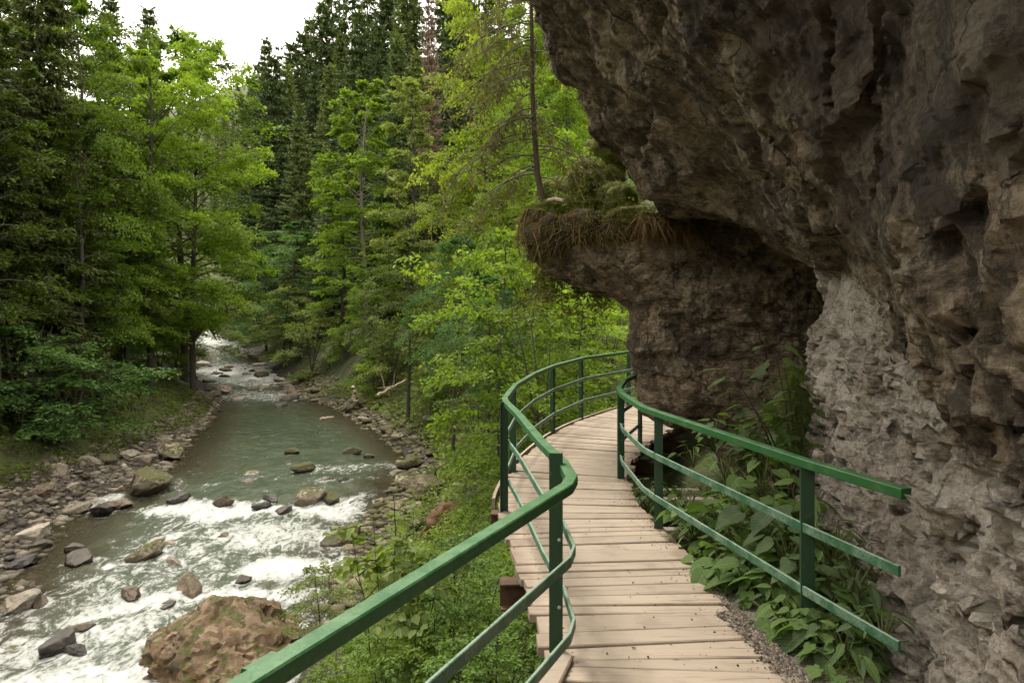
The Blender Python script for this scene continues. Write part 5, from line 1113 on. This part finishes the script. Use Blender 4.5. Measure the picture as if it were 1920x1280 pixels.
# needle curtain hanging below the ledge
hb = empty('hanging_bough', at(1040, 500, 9.6), 'drooping spruce bough hanging below the rock ledge tip', 'branch'); A = Acc(); W = Acc(); B, D, L = [], [], []
for i in range(26):
    a_ = at(r6.uniform(1000, 1130), r6.uniform(492, 515), r6.uniform(9.5, 10.0)); ln = r6.uniform(.35, .8); sw = np.array([r6.normal() * .2, 0, 0])
    u = np.linspace(0, 1, 6)[:, None]; lp = a_ + sw * u * ln + np.array([0, 0, -1.]) * ln * u; tube(W, lp, .006 * (1 - .7 * u[:, 0]), 3, False)
    for j in range(60): s_ = r6.random(); B.append(a_ + sw * s_ * ln + np.array([0, 0, -ln * s_])); D.append(np.array([r6.normal(), r6.normal() * .6, -.5])); L.append(r6.uniform(.05, .13))
leaf_quads(A, np.array(B), np.array(D), r6.normal(size=(len(B), 3)), np.array(L), np.array(L) * .2); child('twigs', W, BARK, hb, True); child('foliage', A, LEAF['olive'], hb)

# ------------------------------------------------------------------ the bank below the boardwalk
def alder():
    r = np.random.default_rng(900); x0, y0 = at(748, 1280, 5.2)[:2]; zb = zg(x0, y0) - .05; e = empty('alder_sapling', (x0, y0, zb), 'slim alder sapling with small pale leaves in front of the rapids', 'sapling')
    W = Acc(); P0, D, L = [], [], []
    for (pxt, pyt, rad) in ((738, 925, .016), (830, 990, .010), (660, 1000, .010), (775, 960, .008), (700, 960, .008)):
        top = at(pxt, pyt, 5.2 + r.normal() * .15); u = np.linspace(0, 1, 12)[:, None]; b0 = np.array([x0, y0, zb]) if rad > .012 else np.array([x0 - .02, y0, zb + .2]); mid_ = np.array([x0 + (top[0] - x0) * .25, y0, zb + (top[2] - zb) * .55])
        lp = (1 - u) ** 2 * b0 + 2 * u * (1 - u) * mid_ + u ** 2 * top; lp[1:-1] += r.normal(size=(10, 3)) * .012; tube(W, lp, rad * (1 - .8 * u[:, 0]), 6)
        for i in range(20 if rad > .012 else 11):
            s_ = r.uniform(.25, 1.); q = np.array([np.interp(s_, u[:, 0], lp[:, c]) for c in range(3)]); az = r.uniform(0, 6.28); ln = r.uniform(.2, .55) * (1.2 - .6 * s_); d_ = np.array([math.cos(az), math.sin(az), r.uniform(.05, .6)]); d_ /= np.linalg.norm(d_)
            tube(W, [q, q + d_ * ln * .5, q + d_ * ln * 1.0 + np.array([0, 0, -.03])], [.005, .004, .002], 4, False); P0.append(q + d_ * ln * .25); D.append(d_); L.append(ln * .95)
    A = Acc(); sprays(A, np.array(P0), np.array(D), np.array(L), 15, .078, r, shape='round', lw=.72, flat=.6)
    child('stem', W, BARK, e, True); child('crown', A, LEAF['alder'], e)
alder()
# low shrubs and saplings on the slope: px, py of the tip, distance, height
lr2 = np.random.default_rng(33); cnt = 0
slope = [(600, 1060, 7.5, .9, 'sage'), (690, 1180, 5.6, 1.2, 'mid'), (850, 1010, 6.4, 1.1, 'plant'), (900, 1090, 5.4, 1.2, 'mid'), (820, 1130, 5.0, 1.2, 'plant'), (930, 1180, 4.4, .9, 'plant'), (770, 1200, 4.6, 1.0, 'mid'), (640, 1230, 5.0, 1.0, 'mid'), (870, 1210, 4.2, .8, 'plant')]
slope_labels = ['pale shrub at the foot of the bank beside the big boulder', 'green shrub behind the lower rail near the big boulder', 'bright shrub right below the first cross beam', 'dense green shrub under the edge of the deck', 'leafy shrub between the sapling and the deck edge', 'low plant under the corner of the deck', 'leafy shrub around the foot of the alder sapling', 'green shrub at the bottom edge in front of the big boulder', 'bright low shrub between the middle and bottom rails']
for (px, py, Y, h_, lf), lab in zip(slope, slope_labels):
    p_ = at(px, py, Y); add_tree('near', cnt, p_[0], Y, h_, lf, 'bank_shrub', lab, 'shrub', wide=1.15, z=max(p_[2] - h_, zg(p_[0], Y) - .1)); cnt += 1
for i in range(64):
    y = lr2.uniform(5.5, 27); x = XR(y) + lr2.uniform(.9, 1.0) * 0 + lr2.uniform(1.0, 4.6 if y < 15 else 6.5); 
    if y < 15 and x > np.interp(y, DLs[:, 1], DLs[:, 0]) - .55: continue
    add_tree('near' if y < 14 else 'bush', i, x, y, (lr2.uniform(.7, 1.5) if y < 11 else lr2.uniform(.4, .8)), ('mid', 'plant', 'sage', 'bright', 'mid')[i % 5], 'bank_shrub', '%s %s below the railing, %s' % (TONE[('mid', 'plant', 'sage', 'bright', 'mid')[i % 5]], 'shrub' if y < 11 else 'low shrub', ('near the corner of the deck' if y < 8 else 'below the second post' if y < 11 else 'below the far bend' if y < 16 else 'above the cascade' if y < 22 else 'above the pool tail') + (', by the water' if x - XR(y) < 2.2 else ', higher up')), 'shrub', 'shrubs on the slope below the railing', 1.25)
# ground cover: low leaves nobody could count
def cover(name, fn, n, L0, L1, hmax, mat, label, m=7, shape='diamond', tall=.5):
    r = np.random.default_rng(len(name) * 7 + n); pts = np.array([fn(r) for _ in range(n)]); z = terrain(pts[:, 0], pts[:, 1]); P0 = np.stack([pts[:, 0], pts[:, 1], z + r.uniform(.02, hmax, n)], 1)
    az = r.uniform(0, 6.283, n); D = np.stack([np.cos(az), np.sin(az), r.uniform(-.1, tall, n)], 1); A = Acc(); sprays(A, P0, D, r.uniform(.15, .4, n), m, 1.0, r, .25, .5, shape) if False else sprays(A, P0, D, r.uniform(.18, .45, n), m, (L0 + L1) / 2, r, .25, .5, shape)
    return tag(link(name, A.mesh(name), mat), label, 'undergrowth', kind='stuff')
def f_bank(r):
    y = 3.2 + 13 * r.random() ** 1.3; hi = np.interp(y, DLs[:, 1], DLs[:, 0]) + .15; lo = XR(y) + .7; return lo + (hi - lo) * r.random(), y
def f_bank2(r):
    y = r.uniform(15, 46); x = XR(y) + .9 + 5.5 * r.random(); return x, y
def f_left(r):
    y = r.uniform(14, 44); x = XL(y) - bar_w(y) + .9 - 8 * r.random() ** 1.4; return x, y
def f_under(r): return r.uniform(1.2, 3.0), r.uniform(5.6, 9.2)
cover('undergrowth', f_bank, 5200, .05, .09, .55, LEAF['mid'], 'low leafy undergrowth covering the slope under the river-side railing', 8)
cover('undergrowth', f_bank, 2200, .05, .09, .45, LEAF['plant'], 'brighter low leaves mixed into the slope under the river-side railing', 7)
cover('undergrowth', f_bank2, 3600, .10, .16, .35, LEAF['sage'], 'pale low herbs above the stony shore of the pool', 7)
cover('undergrowth', f_left, 2600, .10, .16, .22, LEAF['dark'], 'low dark herbs on the mossy bank behind the gravel bar', 6)
cover('undergrowth', f_under, 520, .05, .08, .35, LEAF['mid'], 'small leaves in the dark gap between the deck and the rock pillar', 7)
def grass_cover(name, fn, n, L0, L1, mat, label, w=.006):
    r = np.random.default_rng(n); pts = np.array([fn(r) for _ in range(n)]); z = terrain(pts[:, 0], pts[:, 1]); A = Acc(); d_ = r.normal(size=(n, 3)) * .35 + np.array([0, 0, 1.]); blades(A, np.stack([pts[:, 0], pts[:, 1], z - .02], 1), norm(d_), r.uniform(L0, L1, n), w, r, .35)
    return tag(link(name, A.mesh(name), mat), label, 'grass', kind='stuff')
grass_cover('grass', f_bank2, 9000, .25, .7, GRASS_GRN, 'tall light grass on the bank above the stony shore', .014)
grass_cover('grass', f_left, 7000, .12, .35, GRASS_OLV, 'mossy short grass along the edge of the gravel bar', .012)
grass_cover('grass', f_bank, 4000, .15, .45, GRASS_GRN, 'grass between the shrubs on the slope below the deck', .006)

# ------------------------------------------------------------------ plants between the deck and the rock wall: every big leaf its own piece
def leaf_shape(name, pts, fold=.16, droop=.28, rip=.03, seed=0):
    """leaf outline (half) along +x, mirrored, with midrib fold and drooping tip"""
    r = np.random.default_rng(seed); V = []; F4 = []; n = len(pts)
    for x, w in pts:
        z0 = -droop * x * x
        for s_, f_ in ((-1, 1), (-.5, .5), (0, 0), (.5, .5), (1, 1)): V.append((x - (.06 if abs(s_) == 1 else 0) * (x < .3), s_ * w, z0 + fold * w * f_ + (r.normal() * rip * w if s_ else 0)))
    for i in range(n - 1):
        for k in range(4): a_ = i * 5 + k; F4.append([a_, a_ + 1, a_ + 6, a_ + 5])
    return build_mesh(name, np.array(V), [np.array(F4)], True)
HEART = [(0., .04), (-.08, .20), (.04, .36), (.25, .43), (.5, .38), (.75, .22), (.92, .08), (1.0, .005)]
HEART = [(-.06, .10), (.0, .30), (.14, .41), (.34, .43), (.56, .35), (.78, .20), (.93, .07), (1.0, .004)]
LANCE = [(0., .015), (.1, .10), (.28, .19), (.5, .20), (.72, .14), (.9, .055), (1.0, .004)]
LOBED = [(-.04, .08), (.02, .30), (.10, .22), (.22, .46), (.36, .30), (.5, .40), (.66, .20), (.85, .10), (1., .004)]
LM = {'heart': [leaf_shape('leaf', HEART, .16, .26, .05, s_) for s_ in range(3)], 'lance': [leaf_shape('leaf', LANCE, .25, .32, .04, s_) for s_ in range(3)], 'lobed': [leaf_shape('leaf', LOBED, .12, .22, .05, s_) for s_ in range(3)]}
for l_ in LM.values():
    for me_ in l_: me_.materials.append(LEAF['herb'])
STEMM = leaf_mat('plant_stem', (.05, .07, .02), (.09, .11, .03), (.12, .13, .05), .0, .6)
def plant(name, base, n, size, spread, height, kind, matn, label, seed, group=None, tilt=.5, cat='plant'):
    r = np.random.default_rng(seed); base = np.asarray(base, float); e = empty(name, base, label, cat, group); W = Acc()
    for i in range(n):
        az = i * 2.4 + r.normal() * .35; f_ = math.sqrt((i + .5) / n); hh_ = height * (1.05 - .55 * f_) * r.uniform(.8, 1.15); rad = spread * f_ * r.uniform(.75, 1.1)
        tip = np.array([math.cos(az) * rad, math.sin(az) * rad, hh_]); u = np.linspace(0, 1, 5)[:, None]; tube(W, u ** 1.5 * tip * [1, 1, 0] + np.array([0, 0, 1.]) * hh_ * u, .0045, 4, False)
        o = link('leaf', LM[kind][int(r.integers(0, 3))], None, e); set_mat(o, LEAF[matn]); s_ = size * r.uniform(.5, 1.3); o.scale = (s_, s_ * r.uniform(.85, 1.1), s_); o.location = tip
        o.rotation_euler = (r.normal() * .25, tilt * (f_ - .2) + r.normal() * .15, az + r.normal() * .3)
    o = link('stem', W.mesh('stem'), STEMM, e); return e
PL = [  # px, py of the base, distance, leaves, size, spread, height, kind, material, label
    (1350, 1075, 4.9, 13, .20, .26, .26, 'heart', 'herb', 'yellow-green heart-leaved plant spilling onto the middle of the deck edge'),
    (1405, 1120, 4.5, 14, .19, .26, .30, 'heart', 'herb', 'heart-leaved plant under the bottom rail, close to the deck edge'),
    (1300, 980, 5.6, 11, .17, .24, .26, 'heart', 'herb', 'heart-leaved plant nearest the second post, beside the planks'),
    (1380, 985, 5.3, 14, .19, .28, .38, 'heart', 'herb', 'broad heart-leaved plant in the middle of the patch beneath the middle rail'),
    (1440, 1010, 4.9, 13, .19, .26, .40, 'heart', 'herb2', 'dull green heart-leaved plant in the middle of the patch'),
    (1480, 1060, 4.5, 13, .18, .24, .36, 'heart', 'herb2', 'dull green heart-leaved plant just left of the tall post'),
    (1430, 920, 5.8, 13, .17, .26, .42, 'heart', 'herb', 'heart-leaved plant at the back of the patch behind the middle rail'),
    (1360, 900, 6.1, 12, .15, .24, .40, 'lance', 'herb', 'narrow-leaved plant beside the dark gap behind the second post'),
    (1500, 960, 5.1, 13, .17, .24, .38, 'heart', 'herb', 'heart-leaved plant at the foot of the knobbly wall behind the tall post'),
    (1560, 1050, 4.4, 14, .15, .22, .34, 'lance', 'herb', 'narrow-leaved plant just right of the tall post'),
    (1600, 1120, 3.95, 14, .15, .20, .30, 'lance', 'herb2', 'dull narrow-leaved plant against the rock wall under the rail ends'),
    (1530, 1180, 3.95, 13, .14, .20, .24, 'lance', 'herb', 'pale narrow-leaved plant on the gravel edge below the bottom rail'),
    (1590, 1230, 3.6, 13, .13, .18, .22, 'lance', 'herb', 'narrow-leaved plant at the bottom of the picture beside the gravel'),
    (1655, 1200, 3.5, 12, .12, .16, .24, 'lance', 'herb2', 'small dull plant squeezed between the wall foot and the rail ends'),
    (1520, 1110, 4.15, 12, .13, .18, .26, 'heart', 'herb2', 'small heart-leaved plant at the foot of the tall post'),
    (1470, 1110, 4.3, 11, .17, .22, .22, 'heart', 'herb', 'low heart-leaved plant overhanging the gravel by the deck'),
    (1340, 840, 6.9, 13, .13, .22, .40, 'lobed', 'herb', 'lobed-leaved plant growing over the dark gap by the rock pillar'),
    (1420, 850, 6.5, 14, .14, .26, .50, 'lobed', 'herb', 'lobed-leaved plant behind the top rail between pillar and wall'),
    (1300, 870, 7.2, 11, .12, .20, .30, 'lance', 'herb', 'small bright plant at the foot of the rock pillar'),
]
for i, (px, py, Y, n, sz, spd, hgt_, kd, mt, lab) in enumerate(PL):
    p_ = at(px, py, Y); p_[2] = min(p_[2], .25) if Y < 5.8 else p_[2]
    p_[2] = p_[2] - .04; plant('leafy_plant', p_, n, sz * .86, spd, hgt_ * .9, kd, mt, lab, 700 + i)
pr_ = np.random.default_rng(4242)
for i in range(112):                                           # the rest of the dense herb patch
    y = pr_.uniform(3.55, 7.0) if i < 84 else pr_.uniform(3.5, 5.2); lo = np.interp(y, DRs[:, 1], DRs[:, 0]) + (.20 if y < 4.4 else .10); hi = np.interp(y, [3.4, 5, 6.7], [1.85, 2.35, 2.7]); x = lo + (hi - lo) * pr_.random(); zb = -.08 + .10 * (x - lo) if y < 5.8 else -.25 + .2 * pr_.random()
    kd = ('heart', 'lance', 'heart', 'lobed')[i % 4]
    plant('leafy_plant', (x, y, zb), 10, pr_.uniform(.085, .14), pr_.uniform(.14, .22), pr_.uniform(.14, .32) + .12 * (x - lo), kd, ('herb', 'herb2')[i % 3 == 1], '%s %s herb %s' % (('fresh green', 'dull green')[i % 3 == 1], {'heart': 'heart-leaved', 'lance': 'narrow-leaved', 'lobed': 'lobed-leaved'}[kd], ('under the cliff-side rail ends' if y < 4.1 else 'between tall post and gravel' if y < 4.8 else 'between the two nearest posts' if y < 5.8 else 'behind the second post') + (', at the deck edge' if (x - lo) < .33 * (hi - lo) else ', in the middle' if (x - lo) < .66 * (hi - lo) else ', against the rock')), 2000 + i, 'herbs between deck and rock wall')
def cover_patch(r):
    y = r.uniform(3.5, 6.8); lo = np.interp(y, DRs[:, 1], DRs[:, 0]) + .10 + (.12 if y < 4.4 else 0); return lo + r.random() * .9, y
cover('undergrowth', cover_patch, 900, .05, .08, .22, LEAF['plant2'], 'small leaves carpeting the ground between deck and rock wall', 8, 'round')
# maple sapling in front of the pillar
def sapling():
    r = np.random.default_rng(41); b0 = at(1480, 960, 6.2); e = empty('maple_sapling', b0, 'upright maple sapling with few large leaves between the rock pillar and the wall', 'sapling'); W = Acc()
    for (pxt, pyt) in ((1372, 700), (1470, 690), (1410, 760), (1450, 655), (1350, 800), (1500, 740), (1400, 830)):
        top = at(pxt, pyt, 6.2 + r.normal() * .2); u = np.linspace(0, 1, 10)[:, None]; mid_ = (b0 * .5 + top * .5) + np.array([.12, 0, .12]); lp = (1 - u) ** 2 * b0 + 2 * u * (1 - u) * mid_ + u ** 2 * top; tube(W, lp, .012 * (1 - .75 * u[:, 0]), 5)
        for s_ in np.linspace(.42, 1., 7):
            q = np.array([np.interp(s_, u[:, 0], lp[:, c]) for c in range(3)])
            for sg in (-1, 1):
                az = r.uniform(-.6, .6) + (0 if sg > 0 else math.pi); d_ = np.array([math.cos(az), math.sin(az) * .8, .25]); ln = r.uniform(.06, .15); tube(W, [q, q + d_ * ln], [.003, .002], 3, False)
                o = link('leaf', LM['lobed'][int(r.integers(0, 3))], None, e); set_mat(o, LEAF['herb2' if r.random() < .6 else 'herb']); sc = r.uniform(.12, .20); o.scale = (sc, sc, sc); o.location = q + d_ * ln - b0; o.rotation_euler = (r.normal() * .35, .35 + r.normal() * .2, az)
    child('stem', W, BARK, e, True)
sapling()
# grass tuft on the edge of the wall
gt = empty('grass_tuft', at(1500, 800, 6.9), 'tuft of fine bright grass hanging on the edge of the knobbly wall', 'grass'); A = Acc(); M_ = 1900
B0 = np.array([at(1495 + r6.normal() * 16 + (800 - yy) * .10, yy, 6.9 + r6.normal() * .08) for yy in r6.uniform(690, 850, M_)]); blades(A, B0, norm(np.array([-.5, -.5, .35]) + r6.normal(size=(M_, 3)) * .35), r6.uniform(.12, .34, M_), .0035, r6, .9); o = child('blades', A, GRASS_GRN, gt); o['kind'] = 'stuff'
gt = empty('grass_tuft', at(1680, 1270, 3.4), 'tuft of long grass at the foot of the wall at the bottom of the picture', 'grass'); A = Acc(); M_ = 500
B0 = np.stack([r6.uniform(1.62, 1.92, M_), r6.uniform(3.15, 3.65, M_), np.full(M_, -.06)], 1); blades(A, B0, norm(np.array([-.3, -.3, 1.]) + r6.normal(size=(M_, 3)) * .4), r6.uniform(.12, .32, M_), .003, r6, .7); o = child('blades', A, GRASS_GRN, gt); o['kind'] = 'stuff'

# ------------------------------------------------------------------ gravel and crumbs on the deck edge
def f_grav(r):
    y = r.uniform(3.0, 4.7); e = np.interp(y, DRs[:, 1], DRs[:, 0]); return e + abs(r.normal()) * .16 - .12 * (y < 4.2) * r.random() ** .7 - .02, y
def crumbs(name, pts, zf, r0, r1, mat, label):
    r = np.random.default_rng(len(pts)); n = len(pts); V0 = np.array([(1, 0, 0), (-1, 0, 0), (0, 1, 0), (0, -1, 0), (0, 0, 1), (0, 0, -1.)]); F0 = np.array([[0, 2, 4], [2, 1, 4], [1, 3, 4], [3, 0, 4], [2, 0, 5], [1, 2, 5], [3, 1, 5], [0, 3, 5]])
    sz = r0 + (r1 - r0) * r.random(n) ** 2; V = V0[None] * (1 + .3 * r.normal(size=(n, 6, 1))) * sz[:, None, None] * np.array([1, 1, .6]); an = r.uniform(0, 6.28, n); cs, sn = np.cos(an)[:, None], np.sin(an)[:, None]
    V = np.stack([V[..., 0] * cs - V[..., 1] * sn + pts[:, :1], V[..., 0] * sn + V[..., 1] * cs + pts[:, 1:2], V[..., 2] + (zf + sz * .3)[:, None]], -1); Fx = (F0[None] + (np.arange(n) * 6)[:, None, None]).reshape(-1, 3)
    return tag(link(name, build_mesh(name, V.reshape(-1, 3), [Fx]), mat), label, 'gravel', kind='stuff')
rg = np.random.default_rng(8); gp = np.array([f_grav(rg) for _ in range(9000)]); ex = gp[:, 0] - np.interp(gp[:, 1], DRs[:, 1], DRs[:, 0])
m, nt, b, out = new_mat('gravel_mix'); t = NT(nt); isl = t.n('ShaderNodeNewGeometry').outputs['Random Per Island']
nt.links.new(t.ramp(isl, [(0., (.045, .034, .025)), (.5, (.12, .095, .073)), (1., (.27, .23, .185))]), b.inputs['Base Color']); b.inputs['Roughness'].default_value = .9
crumbs('gravel', gp, np.where(ex < .02, .004, np.maximum(terrain(gp[:, 0], gp[:, 1]), -.03)), .004, .014, m, 'grey gravel spilling over the cliff-side edge of the planks')
sh = Acc(); gyv = np.linspace(3.0, 5.2, 40); gxv = np.linspace(-.0, .55, 14)
GGY, GGX = np.meshgrid(gyv, gxv, indexing='ij'); GXX = np.interp(GGY, DRs[:, 1], DRs[:, 0]) + .03 + GGX; GP = np.stack([GXX, GGY, 0 * GXX], -1).reshape(-1, 3); GZZ = -.025 + .03 * fbm(GP * 5, 3, 4).reshape(GXX.shape) - .25 * (1 - sstep(GGX, 0, .05)) * 0
i0 = (np.arange(39)[:, None] * 14 + np.arange(13)[None]).reshape(-1); me_ = build_mesh('gravel_path', np.stack([GXX, GGY, GZZ], -1).reshape(-1, 3), [np.stack([i0, i0 + 1, i0 + 15, i0 + 14], 1)], True)
m, nt, b, out = new_mat('gravel_soil'); t = NT(nt); p = t.pos(); nt.links.new(t.mix(t.voro(p, 70), (.07, .058, .05), (.20, .175, .155)), b.inputs['Base Color']); b.inputs['Roughness'].default_value = .95; nt.links.new(t.bump(t.voro(p, 70), .8, .01), b.inputs['Normal'])
tag(link('gravel_path', me_, m), kind='structure')
n_ = 1100; yy = 3.3 + 7 * rg.random(n_) ** 1.6; ll = np.interp(yy, DLs[:, 1], DLs[:, 0]); rr_ = np.interp(yy, DRs[:, 1], DRs[:, 0]); w_ = rg.random(n_); w_ = np.where(rg.random(n_) < .72, 1 - np.abs(rg.normal(size=n_)) * .07, w_)
w_ = np.clip(w_, .02, .99); cpts = np.stack([ll + (rr_ - ll) * w_, yy], 1); m, nt, b, out = new_mat('crumb_brown'); b.inputs['Base Color'].default_value = (.05, .032, .022, 1); b.inputs['Roughness'].default_value = .95
crumbs('debris', cpts, dz(yy) + .001, .002, .008, m, 'brown leaf crumbs scattered on the planks')

# ------------------------------------------------------------------ driftwood
def log(name, pts, r0, r1, mat, label, cat='log', knots=0, seed=1):
    r = np.random.default_rng(seed); e = empty(name, pts[0], label, cat); P = np.array(pts, float); u = np.linspace(0, 1, 12); Q_ = np.stack([np.interp(u, np.linspace(0, 1, len(P)), P[:, k]) for k in range(3)], 1); Q_[1:-1] += r.normal(size=(10, 3)) * r0 * .25
    A = Acc(); tube(A, Q_, np.linspace(r0, r1, 12) * (1 + .12 * r.normal(size=12)), 8); child('stem', A, mat, e, True)
    for k in range(knots):
        q = Q_[r.integers(3, 11)]; d_ = norm(r.normal(size=3) + np.array([0, 0, .6])); ln = r.uniform(4, 12) * r0; A = Acc(); tube(A, [q, q + d_ * ln * .5 + r.normal(size=3) * .03, q + d_ * ln], [r0 * .4, r0 * .28, r0 * .1], 5); child('branch', A, mat, e, True)
    return e
log('fallen_limb', [at(352, 645, 47), at(385, 612, 47), at(410, 590, 47), at(445, 578, 46), at(456, 590, 46)], .22, .07, BARK_B, 'crooked brown dead limb reaching over the upstream rapids', 'branch', 6, 2)
log('upright_log', [at(666, 755, 37), at(662, 726, 37)], .13, .11, DRIFT, 'short pale bare log standing upright among the mossy boulders', 'log', 0, 3)
log('drift_log', [at(708, 742, 35), at(760, 712, 36)], .10, .05, DRIFT, 'pale broken branch lying on the bank above the upright log', 'log', 4, 4)
log('drift_stick', [at(385, 750, 41), at(416, 771, 40)], .06, .03, BARK, 'dark thin stick poking from the bank into the water', 'stick', 2, 5)
log('drift_log', [at(600, 785, 34), at(625, 782, 34)], .07, .05, DRIFT, 'pale log just breaking the surface of the green pool', 'log', 0, 6)
# rotten stump
sx_, sy_ = (838 - CX) / F_PX * 17, 17.; sz_ = zg(sx_, sy_)
stp = empty('rotten_stump', (sx_, sy_, sz_), 'red-brown rotten stump with a splintered pale top on the bank', 'stump'); c_ = np.array([sx_, sy_, sz_ + .02])
blob('wood', c_, (.50, .42, .36), 77, .5, 4, ROT, stp)
for i in range(14):
    a_ = c_ + np.array([r6.normal() * .15, r6.normal() * .12, .08]); d_ = np.array([.10 + r6.normal() * .22, r6.normal() * .2, 1.]); A = Acc(); ln = r6.uniform(.14, .30); tube(A, [a_, a_ + d_ * ln * .6, a_ + d_ * ln], [.075, .06, .03], 5); child('splinter', A, DRIFT if i % 2 else ROT, stp, True)
for i in range(7):
    an = r6.uniform(0, 6.28); d_ = np.array([math.cos(an), math.sin(an), 0]); A = Acc(); tube(A, [c_ + d_ * .2, c_ + d_ * .5 + np.array([0, 0, -.12]), c_ + d_ * .8 + np.array([0, 0, -.35])], [.09, .06, .02], 6); child('root', A, ROT, stp, True)
